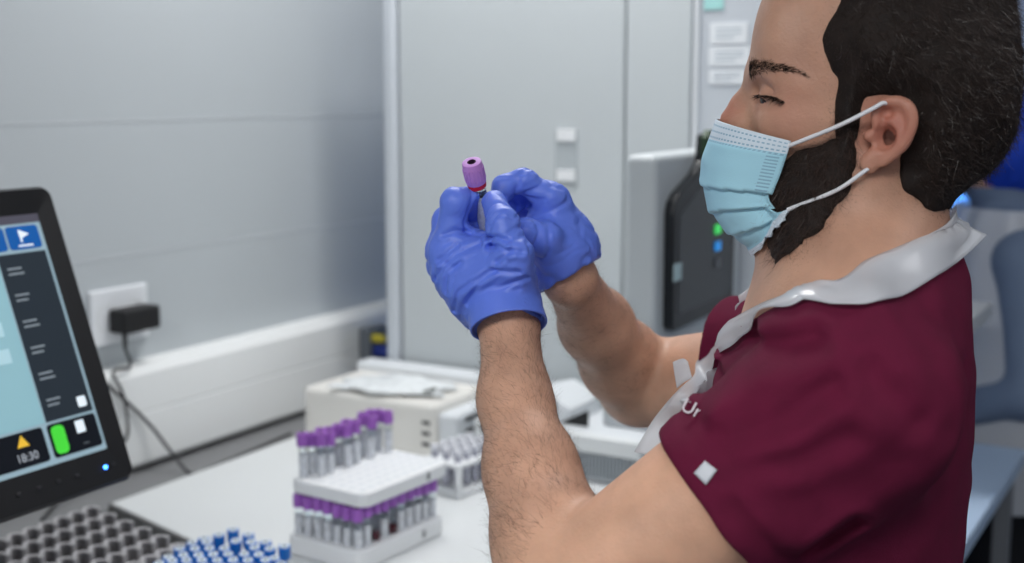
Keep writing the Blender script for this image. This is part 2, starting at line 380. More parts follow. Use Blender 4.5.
p = on(677, 272, 0, -.7352); mb = MB(); mb.box((-.735 - an.location.x, p[1] - .014 - an.location.y, p[2] - .013 - an.location.z), (-.7335 - an.location.x, p[1] + .014 - an.location.y, p[2] + .013 - an.location.z)); mb.build('status_label', mat('label_pale', (190, 214, 218), .5), an)

# ---- boxy instrument with a sheet lying on it
bx = empty('bench_instrument', (-1.36, 1.95, BZ), 0, 'low cream and white bench instrument with side slots, in the corner by the trunking', 'instrument')
mb = MB(); wbox(mb, bx, (-1.535, 1.862, BZ + .001), (-1.235, 2.078, 1.022), .010, 3); mb.build('housing', mat('cream_white', (228, 226, 221), .45), bx)
mb = MB(); wbox(mb, bx, (-1.535, 2.03, 1.015), (-1.20, 2.080, 1.040), .006, 3); mb.build('rear_ledge', white, bx)
mb = MB(); wbox(mb, bx, (-1.236, 1.872, BZ + .001), (-1.195, 2.06, 1.006), .008, 3); mb.build('end_panel', white, bx)
for k in range(3): mb = MB(); wbox(mb, bx, (-1.194, 1.90, .945 + .022 * k), (-1.193, 1.955, .952 + .022 * k));mb.build('slot', dark, bx)
for k in range(3): mb = MB(); wbox(mb, bx, (-1.262, 1.8605, .945 + .020 * k), (-1.245, 1.8625, .951 + .020 * k)); mb.build('slot', dark, bx)
sh = empty('plastic_bag', (-1.37, 1.935, 1.023), R(12), 'crumpled clear bag lying on top of the cream instrument', 'bag')
V = []; n = 26
for j in range(n):
    for i in range(n):
        u, v = i / (n - 1) * 2 - 1, j / (n - 1) * 2 - 1; V.append((.105 * u * (1 + .12 * sin(5 * v)), .062 * v * (1 + .15 * cos(4 * u)), .004 + .011 * max(0, 1 - u * u) * max(0, 1 - v * v) ** .5))
V = np.array(V); V[:, 2] += np.abs(.008 * vnoise(V * np.array([45, 45, 0]) + 4, 3)) ; F = [[j * n + i, j * n + i + 1, (j + 1) * n + i + 1, (j + 1) * n + i] for j in range(n - 1) for i in range(n - 1)]
o = link('film', mesh_np('film', V, F), mat('bag_film', (226, 230, 232), .25), sh); md = o.modifiers.new('s', 'SOLIDIFY'); md.thickness = .0008
mb = MB(); mb.box((.03, -.060, .0004), (.085, -.018, .010), .002, M=Matrix.Rotation(R(8), 4, 'Z')); mb.build('dark_content', mat('dark_item', (52, 58, 52), .5), sh)

# ---- instrument with the ventilation grille
gi = empty('grille_instrument', (-1.0, 1.97, BZ), 0, 'white bench instrument with a fine ventilation grille, seen between the forearms', 'instrument')
mb = MB(); wbox(mb, gi, (-1.165, 1.892, BZ + .001), (-.845, 2.078, 1.0), .007, 3); mb.build('housing', white, gi)
mb = MB(); wbox(mb, gi, (-1.165, 1.880, .972), (-.842, 1.90, 1.004), .006, 3); mb.build('front_rail', white2, gi)
mb = MB()
for k in range(46): x_ = -1.155 + .0066 * k; wbox(mb, gi, (x_, 1.886, .930), (x_ + .0036, 1.8925, .970))
mb.build('grille', mat('grille_grey', (165, 172, 178), .5), gi)
mb = MB(); wbox(mb, gi, (-1.158, 1.8915, .928), (-.852, 1.8925, .971)); mb.build('grille_back', grey, gi)
mb = MB(); mb.prism([(0, 0), (.155, 0), (.155, .03), (.10, .055), (0, .030)], 0, .12, .003, Matrix.Translation((-.155, -.03, .078)) @ Matrix.Rotation(pi / 2, 4, 'X') @ Matrix.Translation((0, 0, -.12)), 2, True); hd = mb.build('hood', white, gi)
mb = MB(); mb.prism([(-.02, 0), (.035, 0), (.035, .030)], 0, .004, .0006, Matrix.Translation((.0, -.032, .082)) @ Matrix.Rotation(pi / 2, 4, 'X')); mb.build('dark_opening', dark, gi)
mb = MB(); wbox(mb, gi, (-.95, 1.96, 1.0), (-.86, 2.07, 1.035), .006, 3); mb.build('grey_tray', mat('tray_grey', (176, 180, 184), .5), gi)

# ---- wall socket, adapter, cables
so = empty('wall_socket', (WX0, 1.472 * KW, wz(1.214)), 0, 'white double wall socket plate behind the black power adapter', 'socket')
mb = MB(); mb.box((.0002, -.066, -.048), (.010, .066, .050), .004, 3); mb.build('plate', mat('socket_white', (228, 231, 235), .35), so)
for y_ in (-.033, .033): mb = MB(); mb.lathe([(0, .0085), (.019, .0085), (.021, .0108), (.023, .0108), (.0235, .0098)], 28, Matrix.Translation((0, y_, 0)) @ Matrix.Rotation(pi / 2, 4, 'Y')); mb.build('socket_ring', white2, so)
ad = empty('power_adapter', (WX0 + .0112, 1.482 * KW, wz(1.208)), 0, 'black plug-in power adapter in the wall socket beside the monitor', 'adapter')
mb = MB(); mb.box((.0, -.043, -.020), (.042, .043, .022), .006, 3); mb.build('body', black, ad)
mb = MB(); mb.lathe([(0, 0), (.0045, 0), (.004, .02), (.0028, .03)], 14, Matrix.Translation((.026, -.030, -.019)) @ Matrix.Rotation(pi, 4, 'X')); mb.build('cable_boot', black, ad)
XC = WX0 + .058
p0 = np.array([WX0 + .0372, 1.482 * KW - .030, wz(1.208) - .047])
mb = MB(); mb.tube(bez([p0, p0 + (.012, -.002, -.03), on(113, 372, 0, XC), on(122, 392, 0, XC + .004), on(127, 418, 0, XC + .006), on(122, 445, 0, XC), (-1.64, 1.38, .925), (-1.60, 1.30, .915)], 8), .0026)
tag(mb.build('adapter_cable', black), 'thin black cable hanging straight down from the power adapter', 'cable')
mb = MB(); mb.tube(bez([on(60, 352, 0, XC), on(92, 374, 0, XC), on(118, 394, 0, XC), on(150, 425, 0, XC + .005), (-1.62, *on(172, 453, 0, -1.62)[1:]), on(192, 474, 0, -1.585), (-1.575, on(192, 474, 0, -1.575)[1] + .06, .912), (-1.60, 1.9, .9115)], 8), .0032)
tag(mb.build('wall_cable', mat('cable_grey', (72, 72, 74), .5)), 'grey cable slanting across the white trunking to the bench', 'cable')
cg = empty('wall_connector', (WX0 + .0525, 2.25, wz(1.06)), 0, 'grey cable connector with yellow and blue plugs in the corner of the trunking', 'connector')
mb = MB(); mb.box((0, -.035, -.045), (.03, .035, .045), .006, 3); mb.build('housing', mat('conn_grey', (108, 114, 122), .5), cg)
mb = MB(); mb.lathe([(0, 0), (.010, 0), (.010, .02), (.007, .03), (0, .03)], 16, Matrix.Translation((.03, -.018, .022)) @ Matrix.Rotation(pi / 2, 4, 'Y')); mb.build('yellow_plug', mat('plug_yellow', (205, 190, 60), .5), cg)
mb = MB(); mb.lathe([(0, 0), (.015, 0), (.015, .025), (.010, .036), (0, .036)], 16, Matrix.Translation((.03, -.008, -.006)) @ Matrix.Rotation(pi / 2, 4, 'Y')); mb.build('blue_plug', mat('plug_blue', (40, 60, 150), .5), cg)

# ---- sampler deck with grey sample racks
DZ = .888
dk = empty('sampler', (-1.27, 1.0, 0), 0, 'grey sampler deck carrying the racks in front of the bench end', 'analyser')
mb = MB(); mb.prism([(x - dk.location.x, y - dk.location.y) for x, y in ((-1.555, .35), (-.90, .35), (-.90, 1.385 - .66 * ENDS), (-1.555, 1.385))], .06, DZ, .006, None, 3); mb.build('deck', mat('deck_grey', (150, 152, 155), .45), dk)
mb = MB(); wbox(mb, dk, (-1.53, .38, 0), (-.95, 1.19, .06)); mb.build('plinth', grey, dk)
mb = MB(); wbox(mb, dk, (-.9, .4, .2), (-.892, 1.18, .8), .003); mb.build('front_panel', white, dk)
rackg = mat('rack_grey', (186, 184, 186), .6, bump=.1, bscale=500); hole = mat('rack_bore_shade', (138, 136, 138), .8)
cup_me = None
RX0, RP, RY1, CP = -1.424, .0443, 1.244, .0262
for k in range(6):
    r = empty('sample_rack', (RX0 + RP * k, RY1 - .0098 * k, DZ), 0, ['grey sample rack strip nearest the wall, under the monitor edge', 'second grey sample rack strip from the wall', 'third grey sample rack strip from the wall', 'fourth grey sample rack strip from the wall', 'fifth grey sample rack strip from the wall', 'sixth grey sample rack strip, behind the blue caps', 'grey sample rack strip under the blue capped tubes\' edge'][k], 'sample rack', 'grey sample rack strips')
    mb = MB(); mb.box((-.0165, -.262, .0005), (.0165, .012, .066), .003); mb.build('base_strip', rackg, r)
    for i in range(10):
        if cup_me is None:
            mb = MB(); ring = []
            # U-shaped collar, open towards the aisle, round a bore whose shade is painted by a darker liner
            out = [(.0138 * cos(a), .0126 * sin(a)) for a in np.linspace(R(-62), R(-298), 22)]; inn = [(.0085 * cos(a), .0078 * sin(a)) for a in np.linspace(R(-298), R(-62), 22)]
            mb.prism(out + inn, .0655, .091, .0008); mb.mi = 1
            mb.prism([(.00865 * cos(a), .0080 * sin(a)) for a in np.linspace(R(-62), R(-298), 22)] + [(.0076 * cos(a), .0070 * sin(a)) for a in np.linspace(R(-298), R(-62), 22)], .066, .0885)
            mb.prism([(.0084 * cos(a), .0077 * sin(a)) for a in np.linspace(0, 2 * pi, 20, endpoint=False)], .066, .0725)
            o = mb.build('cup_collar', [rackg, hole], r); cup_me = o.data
        else: o = bpy.data.objects.new('cup_collar', cup_me); COL.objects.link(o); o.parent = r
        o.location = (0, -CP * i, 0); o.rotation_euler = (0, 0, R(-18))

# ---- blue capped tubes in a block
bt = [(475, 162, 1), (560, 130, 1), (652, 160, 1), (385, 168, 0), (315, 195, 0), (400, 192, 0), (575, 192, .5), (668, 190, 0), (755, 190, 0), (240, 230, 0), (330, 230, 0), (418, 228, 0), (507, 228, 0), (690, 225, 0), (780, 230, 0), (870, 222, .5), (260, 268, 0), (352, 268, 0), (440, 265, 0), (530, 263, 0), (627, 262, 0), (715, 265, 0), (185, 303, 0), (280, 300, 0), (372, 300, 0), (465, 300, 0), (560, 298, 0), (650, 300, 0), (755, 303, .3), (170, 268, -.8), (125, 305, -.8), (810, 275, -.8), (845, 312, -.8), (210, 340, 0), (300, 338, 0), (395, 338, 0), (490, 338, 0), (585, 338, 0), (680, 340, 0), (775, 342, 0)]
rng2 = random.Random(4)
ZT = .990
pp = np.array([on(140 + x / 6.02, 510 + y / 6.02, 2, ZT) for x, y, h in bt])
for _ in range(40):                                   # keep neighbours from touching
    for i in range(len(pp)):
        d = pp[i, :2] - pp[:, :2]; l = np.hypot(d[:, 0], d[:, 1]); m_ = (l < .0163) & (l > 0)
        for j in np.where(m_)[0]: s_ = (.0164 - l[j]) / 2 * d[j] / l[j]; pp[i, :2] += s_; pp[j, :2] -= s_
blk = empty('tube_block', (float(pp[:, 0].mean()), float(pp[:, 1].mean()), DZ), 0, 'white rack block holding the blue capped tubes at the lower edge of the picture', 'rack')
lo2, hi2 = pp.min(0), pp.max(0)
mb = MB(); mb.box((lo2[0] - .010 - blk.location.x, lo2[1] - .010 - blk.location.y, .0905), (hi2[0] + .010 - blk.location.x, hi2[1] + .010 - blk.location.y, .0905 + .0005)) if False else None
mb.box((lo2[0] - .006 - blk.location.x, lo2[1] + .004 - blk.location.y, .0915 - .0905), (hi2[0] + .004 - blk.location.x, hi2[1] + .004 - blk.location.y, .012), .003); mb.build('base', white, blk)
blue = mat('cap_blue', (30, 118, 205), .4); capw = mat('cap_white_disc', (226, 234, 240), .45); capg = mat('cap_grey_plug', (130, 146, 160), .5)
def blue_tube():
    t = empty('blue_capped_tube', (0, 0, 0))
    mb = MB(); mb.lathe([(0, -.080), (.0045, -.079), (.0062, -.073), (.0062, -.012), (0, -.012)], 16); mb.build('tube', mat('tube_clear', (205, 212, 218), .15), t)
    mb = MB(); mb.lathe([(0, -.0185), (.0074, -.0185), (.0079, -.017), (.0080, -.003), (.0079, -.0012), (.0076, -.0006), (.0070, -.0012), (0, -.0012)], 22); mb.build('cap', blue, t)
    mb = MB(); mb.lathe([(0, -.0011), (.0060, -.0011), (.0058, .0006), (.0038, .0006), (.0036, -.0008), (0, -.0008)], 22); mb.build('cap_disc', capw, t)
    mb = MB(); mb.lathe([(0, .0001), (.0036, .0001), (.0036, -.0009), (0, -.0009)], 16); mb.build('stopper', capg, t)
    return t
WHERE = ['taller one at the back', 'pale topped one at the very back', 'raised one at the back on the aisle side']
bproto = blue_tube()
for i, ((x, y, h), p) in enumerate(zip(bt, pp)):
    o = bproto if i == 0 else copy_tree(bproto)
    o.location = (p[0], p[1], ZT + .0035 * h); o.rotation_mode = 'QUATERNION'; o.rotation_quaternion = Matrix.Rotation(R(9 + rng2.uniform(-2, 2)), 3, Vector((.74, .67, 0))).to_quaternion()
    lab = 'blue capped sample tube, ' + WHERE[i] if i < 3 else ('blue capped sample tube apart at the aisle end of the block' if i == 15 else 'blue capped sample tube with white disc, packed among its like beside the grey racks')
    tag(o, lab, 'tube', 'blue capped tubes')

# ---- monitor
MT = R(20); mon = empty('monitor', (-1.1, 1.032, 1.134), 0, 'black touch screen monitor tilted back, showing a pale blue page and dark side menu', 'monitor')
MWID, MHEI = .44, .358
mon_M = Matrix(((0, -sin(MT), cos(MT), 0), (1, 0, 0, 0), (0, cos(MT), sin(MT), 0), (0, 0, 0, 1)))   # u along the wall, v up the screen, w out of it
def rr(x0, y0, x1, y1, r, n=5):
    o = []
    for cx, cy, a0 in ((x1 - r, y0 + r, -90), (x1 - r, y1 - r, 0), (x0 + r, y1 - r, 90), (x0 + r, y0 + r, 180)):
        for k in range(n + 1): a = R(a0 + 90 * k / n); o.append((cx + r * cos(a), cy + r * sin(a)))
    return o
mb = MB(); mb.prism(rr(-MWID, 0, 0, MHEI, .014), -.034, -.006, .004, mon_M, 3, True)
t = bmesh.new(); outer = [t.verts.new((p[0], p[1], -.006)) for p in rr(-MWID, 0, 0, MHEI, .014)]; rise = [t.verts.new((p[0], p[1], 0)) for p in rr(-MWID + .004, .004, -.004, MHEI - .004, .011)]; inn = [t.verts.new((p[0], p[1], -.004)) for p in rr(-MWID + .027, .042, -.027, MHEI - .032, .001)]
for A, B in ((outer, rise), (rise, inn)):
    for i in range(len(A)): t.faces.new((A[i], A[(i + 1) % len(A)], B[(i + 1) % len(A)], B[i]))
bmesh.ops.recalc_face_normals(t, faces=t.faces[:]); mb.merge(t, mon_M, True); mb.build('bezel', mat('bezel_black', (20, 20, 23), .45), mon)
def flat(name, pts, w0, m, parent=mon):
    mb = MB(); mb.prism(pts, w0, w0 + .0003, 0, mon_M); return mb.build(name, m, parent)
sU0, sU1, sV0, sV1 = -MWID + .027, -.027, .042, MHEI - .032
E_ = lambda n, c, e=.9: mat(n, c, .35, emit=e * .55, spec=.2)
scr = flat('screen', [(sU0, sV0), (sU1, sV0), (sU1, sV1), (sU0, sV1)], -.0048, E_('screen_frame_pale', (158, 184, 196), .4))
sc = lambda n, pts, w0, m: flat(n, pts, w0, m, scr)
sc('title_bar', [(sU0, sV1 - .010), (sU1, sV1 - .010), (sU1, sV1), (sU0, sV1)], -.0044, E_('title_grey', (86, 84, 96), .4))
sbU = sU1 - .070
sc('side_menu', [(sbU, sV0 + .047), (sU1 - .004, sV0 + .047), (sU1 - .004, sV1 - .044), (sbU, sV1 - .044)], -.0044, E_('menu_dark', (44, 52, 60), .45))
sc('page', [(sU0, sV0 + .047), (sbU - .002, sV0 + .047), (sbU - .002, sV1 - .044), (sU0, sV1 - .044)], -.0044, E_('page_cyan', (146, 188, 198), .5))
for k in range(3):
    u1 = sU1 - .006 - .047 * k; b_ = sc('icon_button', rr(u1 - .044, sV1 - .040, u1, sV1 - .013, .004), -.0042, E_('icon_blue', (26, 88, 160), .6))
    if k == 0: mb = MB(); mb.prism([(u1 - .027, sV1 - .032), (u1 - .025, sV1 - .032), (u1 - .025, sV1 - .027), (u1 - .014, sV1 - .023), (u1 - .028, sV1 - .017)], -.0038, -.0036, 0, mon_M); mb.prism([(u1 - .032, sV1 - .037), (u1 - .012, sV1 - .037), (u1 - .012, sV1 - .035), (u1 - .032, sV1 - .035)], -.0038, -.0036, 0, mon_M); mb.build('flag_symbol', E_('icon_white', (225, 235, 242), .8), b_)
txt = E_('menu_text', (135, 145, 152), .5)
for k in range(6):
    v = sV1 - .062 - .0305 * k; mb = MB()
    for q, l in ((0, .019), (1, .016 if k % 2 else .021)): mb.prism([(sbU + .008, v - .006 * q), (sbU + .008 + l, v - .006 * q), (sbU + .008 + l, v - .006 * q + .0022), (sbU + .008, v - .006 * q + .0022)], -.0040, -.0039, 0, mon_M)
    mb.build('menu_line', txt, scr)
mb = MB(); mb.prism(rr(sU1 - .022, sV0 + .054, sU1 - .010, sV0 + .066, .002), -.0040, -.0038, 0, mon_M); mb.build('menu_icon', E_('icon_white', (225, 235, 242), .8), scr)
sc('page_row', [(sU0 + .2, sV0 + .150), (sbU - .02, sV0 + .150), (sbU - .02, sV0 + .166), (sU0 + .2, sV0 + .166)], -.0041, E_('row_pale', (180, 214, 224), .5))
sc('page_row', [(sU0 + .2, sV0 + .120), (sbU - .02, sV0 + .120), (sbU - .02, sV0 + .136), (sU0 + .2, sV0 + .136)], -.0041, E_('row_pale', (180, 214, 224), .5))
sc('status_bar', rr(sU0, sV0 + .006, sU1 - .078, sV0 + .044, .004), -.0043, E_('status_dark', (24, 27, 34), .4))
sc('battery_box', rr(sU1 - .072, sV0 + .006, sU1 - .004, sV0 + .044, .004), -.0043, E_('status_dark', (24, 27, 34), .4))
sc('green_bar', rr(sU1 - .068, sV0 + .009, sU1 - .050, sV0 + .041, .006), -.0040, E_('battery_green', (70, 200, 60), .9))
sc('page_icon', [(sU1 - .034, sV0 + .026), (sU1 - .022, sV0 + .026), (sU1 - .022, sV0 + .040), (sU1 - .034, sV0 + .040)], -.0040, E_('icon_white', (225, 235, 242), .8))
sc('warning_triangle', [(sU1 - .115, sV0 + .028), (sU1 - .099, sV0 + .028), (sU1 - .107, sV0 + .041)], -.0040, E_('warn_yellow', (222, 180, 60), .8))
text_mesh('clock_digits', '18:30', .013, Matrix.Translation((0, 0, 0)) @ mon_M @ Matrix.Translation((sU1 - .106, sV0 + .016, -.0040)), E_('digit_grey', (170, 176, 184), .6), scr)
text_mesh('menu_word', '...', .012, mon_M @ Matrix.Translation((sU1 - .026, sV0 + .016, -.0040)), txt, scr)
mb = MB(); mb.lathe([(0, 0), (.0022, 0), (.0022, .001), (0, .0012)], 14, mon_M @ Matrix.Translation((-.040, .022, -.0012))); mb.build('power_light', mat('led_blue', (60, 130, 255), .3, emit=9.), mon)
for k in range(5): mb = MB(); mb.box((-.003, -.002, 0), (.003, .002, .0006), .0005, M=mon_M @ Matrix.Translation((-.028 - (.026 if k else 0) - .026 * k, .023, -.0014))); mb.build('bezel_button', mat('bezel_button', (48, 48, 52), .4), mon)
mb = MB(); mb.tube([(-.075, -.30, .16), (-.14, -.30, .10), (-.15, -.30, -.02), (-.13, -.30, -.235)], .022, 16); mb.build('stand_neck', dark, mon)
mb = MB(); mb.prism(rr(-.23, -.40, -.03, -.20, .03), DZ + .0008 - 1.131, DZ + .014 - 1.131, .003); mb.build('stand_base', dark, mon)

# ---- two storey rack of purple capped tubes
PR = R(-4); pc = Vector((-1.088, 1.459, BZ)); L1, L2 = .142, .198; I0, J0, PI_, PJ = .0155, .0148, .0185, .0187
def rslab(mb, x, y, z0, z1, r, bev): mb.prism(rr(-x / 2, -y / 2, x / 2, y / 2, r, 6), z0, z1, bev, None, 3, True)
rackw = mat('rack_white', (236, 238, 240), .5); pit = mat('rack_hole', (222, 226, 230), .7)
def tube_rack(z, lab, h):
    r = empty('tube_rack', pc + Vector((0, 0, z)) + (Vector((.006, .004, 0)) if z else Vector()), PR, lab, 'rack', 'white tube racks')
    mb = MB(); rslab(mb, L1, L2, .0004, h, .018, .004); mb.build('slab', rackw, r)
    mb = MB()
    for i in range(7):
        for j in range(10): mb.lathe([(.0066, h + .0002), (.0076, h + .0002), (.0072, h + .0007), (.0068, h + .0007), (.0066, h + .0002)], 12, Matrix.Translation((-L1 / 2 + I0 + PI_ * i, -L2 / 2 + J0 + PJ * j, 0)))
    mb.build('hole_rims', rackw, r)
    mb = MB()
    for i in range(7):
        for j in range(10): mb.lathe([(0, h + .0003), (.0066, h + .0003)], 12, Matrix.Translation((-L1 / 2 + I0 + PI_ * i, -L2 / 2 + J0 + PJ * j, 0)))
    mb.build('holes', pit, r)
    text_mesh('rack_number', '8', .016, Matrix(((0, 0, 1, L1 / 2 + .0003), (1, 0, 0, L2 / 2 - .055), (0, 1, 0, h * .5), (0, 0, 0, 1))), mat('print_grey', (70, 72, 78), .6), r)
    return r
LOWH, UPZ, UPH = .030, .091, .022
lower = tube_rack(0, 'lower white tube rack on the bench, holding dark blood tubes under another rack', LOWH)
upper = tube_rack(UPZ, 'upper white tube rack resting on the purple caps', UPH)
# ================================================================== THE MAN
TH = 15.0
_c, _s = cos(R(30)), sin(R(30)); MX, MY = (840 - 512) / FPX * 1.02, 1.02
MROOT = np.array([MX * _c - MY * _s, MX * _s + MY * _c, 0.]); MROT = R(210 - TH)
MF = np.array([cos(MROT), sin(MROT), 0]); ML = np.array([-sin(MROT), cos(MROT), 0]); MA = np.array([MF, ML, [0, 0, 1.]])
CAMM = MA @ (CAMP - MROOT)      # camera in the man's own frame: x forward, y his left, z up
def rayM(px, py): d = MA @ pixray(px, py); return d / np.linalg.norm(d)
def HP(px, py, b=0.):
    d = rayM(px, py); return CAMM + (b - CAMM[1]) / d[1] * d
def hit(f, px, py, t0=.35, off=0.):
    d = rayM(px, py); t = t0
    for _ in range(200):
        q = f((CAMM + d * t)[None])[0]
        if q < 3e-4 or t > 2.2: break
        t += q * .6
    return CAMM + d * (t - off)
man = empty('person', MROOT, MROT, 'bearded man in burgundy scrubs, blue mask and blue gloves, holding up a tube', 'person')

skin = mat('skin', (216, 168, 140), .5, noise=.10, nscale=38, bump=.25, bscale=420, sss=.12)
skin_n = skin.node_tree; b_ = skin_n.nodes['Principled BSDF']
at_ = skin_n.nodes.new('ShaderNodeAttribute'); at_.attribute_name = 'flush'
mx_ = skin_n.nodes.new('ShaderNodeMix'); mx_.data_type = 'RGBA'; mx_.inputs['B'].default_value = (*lin((196, 104, 88)), 1)
src_ = b_.inputs['Base Color'].links[0].from_socket
skin_n.links.new(at_.outputs['Fac'], mx_.inputs['Factor']); skin_n.links.new(src_, mx_.inputs['A']); 
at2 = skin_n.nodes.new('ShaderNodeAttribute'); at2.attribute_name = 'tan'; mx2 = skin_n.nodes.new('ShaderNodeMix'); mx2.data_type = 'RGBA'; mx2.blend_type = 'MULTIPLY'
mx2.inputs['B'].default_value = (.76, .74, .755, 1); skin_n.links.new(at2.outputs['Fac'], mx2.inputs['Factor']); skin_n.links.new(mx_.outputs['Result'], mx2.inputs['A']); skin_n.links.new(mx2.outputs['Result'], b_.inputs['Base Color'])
scrub = mat('burgundy_cotton', (98, 25, 53), .85, noise=.08, nscale=60, bump=.3, bscale=900, spec=.15)
trouser = mat('burgundy_trouser', (80, 13, 40), .8, bump=.2, bscale=900)
hair_m = mat('dark_brown_hair', (34, 26, 23), .7, noise=.3, nscale=90, spec=.25)
fuzz_m = mat('arm_hair', (62, 42, 30), .5)
glove_m = mat('blue_nitrile', (98, 126, 226), .45, noise=.05, nscale=25, bump=.12, bscale=260, sss=.05)
plastic = bpy.data.materials.new('apron_film'); plastic.use_nodes = True
pb_ = plastic.node_tree.nodes['Principled BSDF']; pb_.inputs['Base Color'].default_value = (.86, .88, .92, 1); pb_.inputs['Roughness'].default_value = .22
tr_ = plastic.node_tree.nodes.new('ShaderNodeBsdfTranslucent'); tr_.inputs['Color'].default_value = (.85, .88, .92, 1)
tp_ = plastic.node_tree.nodes.new('ShaderNodeBsdfTransparent'); m1_ = plastic.node_tree.nodes.new('ShaderNodeMixShader'); m2_ = plastic.node_tree.nodes.new('ShaderNodeMixShader')
m1_.inputs[0].default_value = .25; m2_.inputs[0].default_value = .36
L_ = plastic.node_tree.links.new; L_(pb_.outputs[0], m1_.inputs[1]); L_(tr_.outputs[0], m1_.inputs[2]); L_(m1_.outputs[0], m2_.inputs[1]); L_(tp_.outputs[0], m2_.inputs[2])
L_(m2_.outputs[0], plastic.node_tree.nodes['Material Output'].inputs[0])

# ---- joints
SL, EL, HEML = HP(836, 414, .172), HP(554, 608, .21), HP(712, 503, .19)
WL = HP(509, 326, .04)
FOREL = [EL, HP(549, 535, .168), HP(531, 470, .13), HP(515, 400, .085), WL]; FRL = [.041, .0395, .0335, .0265, .0245]
SR, ER, HEMR = HP(822, 374, -.160), HP(640, 384, -.26), HP(727, 352, -.212)
WR = HP(570, 279, -.055)
FORER = [ER, HP(622, 362, -.22), HP(596, 325, -.15), WR]; FRR = [.042, .040, .033, .0225]

# ---- hands: five fingers each, bent round the tube
LH = dict(
 index=([HP(449, 248, .032), HP(455, 203, .034), HP(467, 199, .022), HP(474, 214, .004)], [.0135, .0122, .0100, .0085]),
 middle=([HP(444, 252, .008), HP(446, 221, .000), HP(464, 215, -.012), HP(474, 232, -.014)], [.0135, .0118, .0102, .009]),
 ring=([HP(444, 266, -.014), HP(452, 240, -.026), HP(470, 236, -.036), HP(478, 252, -.032)], [.0130, .0112, .010, .0088]),
 little=([HP(452, 284, -.030), HP(462, 262, -.044), HP(476, 258, -.050), HP(484, 270, -.044)], [.0118, .010, .009, .008]),
 thumb=([HP(512, 300, .050), HP(516, 256, .056), HP(503, 224, .048), HP(493, 200, .024)], [.0165, .0155, .0132, .0100]))
RH = dict(
 index=([HP(553, 200, -.040), HP(524, 181, -.030), HP(504, 187, -.022), HP(498, 205, -.014)], [.0128, .0116, .0104, .009]),
 middle=([HP(554, 207, -.062), HP(534, 190, -.062), HP(514, 199, -.052), HP(506, 214, -.040)], [.0125, .0112, .0100, .0088]),
 ring=([HP(556, 217, -.078), HP(542, 204, -.086), HP(522, 214, -.076), HP(518, 228, -.062)], [.0120, .0106, .0096, .0085]),
 little=([HP(557, 230, -.088), HP(549, 222, -.098), HP(532, 230, -.092), HP(528, 242, -.080)], [.0112, .0096, .0086, .0078]),
 thumb=([HP(563, 262, -.036), HP(546, 239, -.014), HP(526, 233, -.004), HP(508, 232, .000)], [.0165, .0150, .0128, .0100]))
def f_hand(P, H, Wp, palm, o=0.):
    d = None
    for k, (pts, rad) in H.items():
        e = chain(P, pts, [r + o for r in rad], .005)
        d = e if d is None else smin(d, e, .0045)
    pm = None
    for k in ('index', 'middle', 'ring', 'little'):
        e = rc(P, Wp, H[k][0][0], .024 + o, H[k][1][0] + .001 + o); pm = e if pm is None else smin(pm, e, .012)
    e = rc(P, Wp, H['thumb'][0][0], .023 + o, .0165 + o); pm = smin(pm, e, .012)
    for c, r in palm: pm = smin(pm, sph(P, c, r + o), .014)
    return smin(d, pm, .010)
PALML = [(HP(470, 268, .022), .034), (HP(488, 292, .030), .032), (HP(500, 272, .044), .020)]
PALMR = [(HP(553, 232, -.050), .026), (HP(560, 252, -.048), .024)]
def f_lhand(P, o=0.): return f_hand(P, LH, WL, PALML, o)
def f_rhand(P, o=0.): return f_hand(P, RH, WR, PALMR, o)

# ---- head
EY = HP(776, 99, .031)
EARO = [(870, 122), (872, 110), (880, 102), (890, 98), (901, 98), (910, 103), (915, 112), (916, 125), (912, 139), (905, 150), (896, 158), (885, 166), (874, 170), (866, 168), (863, 160), (866, 150), (869, 138)]
EB = .080
EARP = [HP(x, y, EB) for x, y in EARO]; EAR2 = np.array([(p[0], p[2]) for p in bez(EARP, 4)]); EA0 = HP(868, 135, EB)[0]
def earpt(px, py, o=0.):
    p = HP(px, py, EB); p[1] = .074 + .28 * (EA0 - p[0]) + o; return p
RIM = bez([earpt(*q, .003) for q in [(876, 126), (876, 111), (884, 103), (895, 101), (905, 104), (911, 112), (912, 124), (907, 139), (900, 149), (884, 163)]], 3)
ANTI = bez([earpt(*q, .0025) for q in [(889, 117), (895, 124), (898, 135), (895, 145), (887, 152), (876, 154)]], 3)
def f_ear(P):
    q = P[:, 1] - (.074 + .28 * (EA0 - P[:, 0]))
    d = smax(poly2(P[:, [0, 2]], EAR2) + .0032, np.abs(q) - .0035, .004)
    d = smin(d, chain(P, RIM, list(np.linspace(.0028, .0040, 14)) + list(np.linspace(.0040, .0030, 14)), .002), .003)
    d = smin(d, chain(P, ANTI, [.003] * 16, .002), .0035)
    d = smin(d, ell(P, earpt(870, 163, .002), (.0075, .0048, .0085)), .005)
    d = smax(d, -ell(P, earpt(885, 138, .004), (.0082, .0062, .0092), rot2((1, 0, .55), (0, 1, 0))), .003)
    d = smax(d, -ell(P, earpt(887, 113, .004), (.0050, .0042, .0042)), .002)
    d = smin(d, sph(P, earpt(869, 136, .001), .0045), .004)
    return d
HC0, HC1 = HP(757, 62, 0), HP(1003, 62, 0); CRC = (HC0 + HC1) / 2; CRA = (HC0[0] - HC1[0]) / 2
NKT, NKB = HP(861, 190, 0), HP(866, 288, 0)
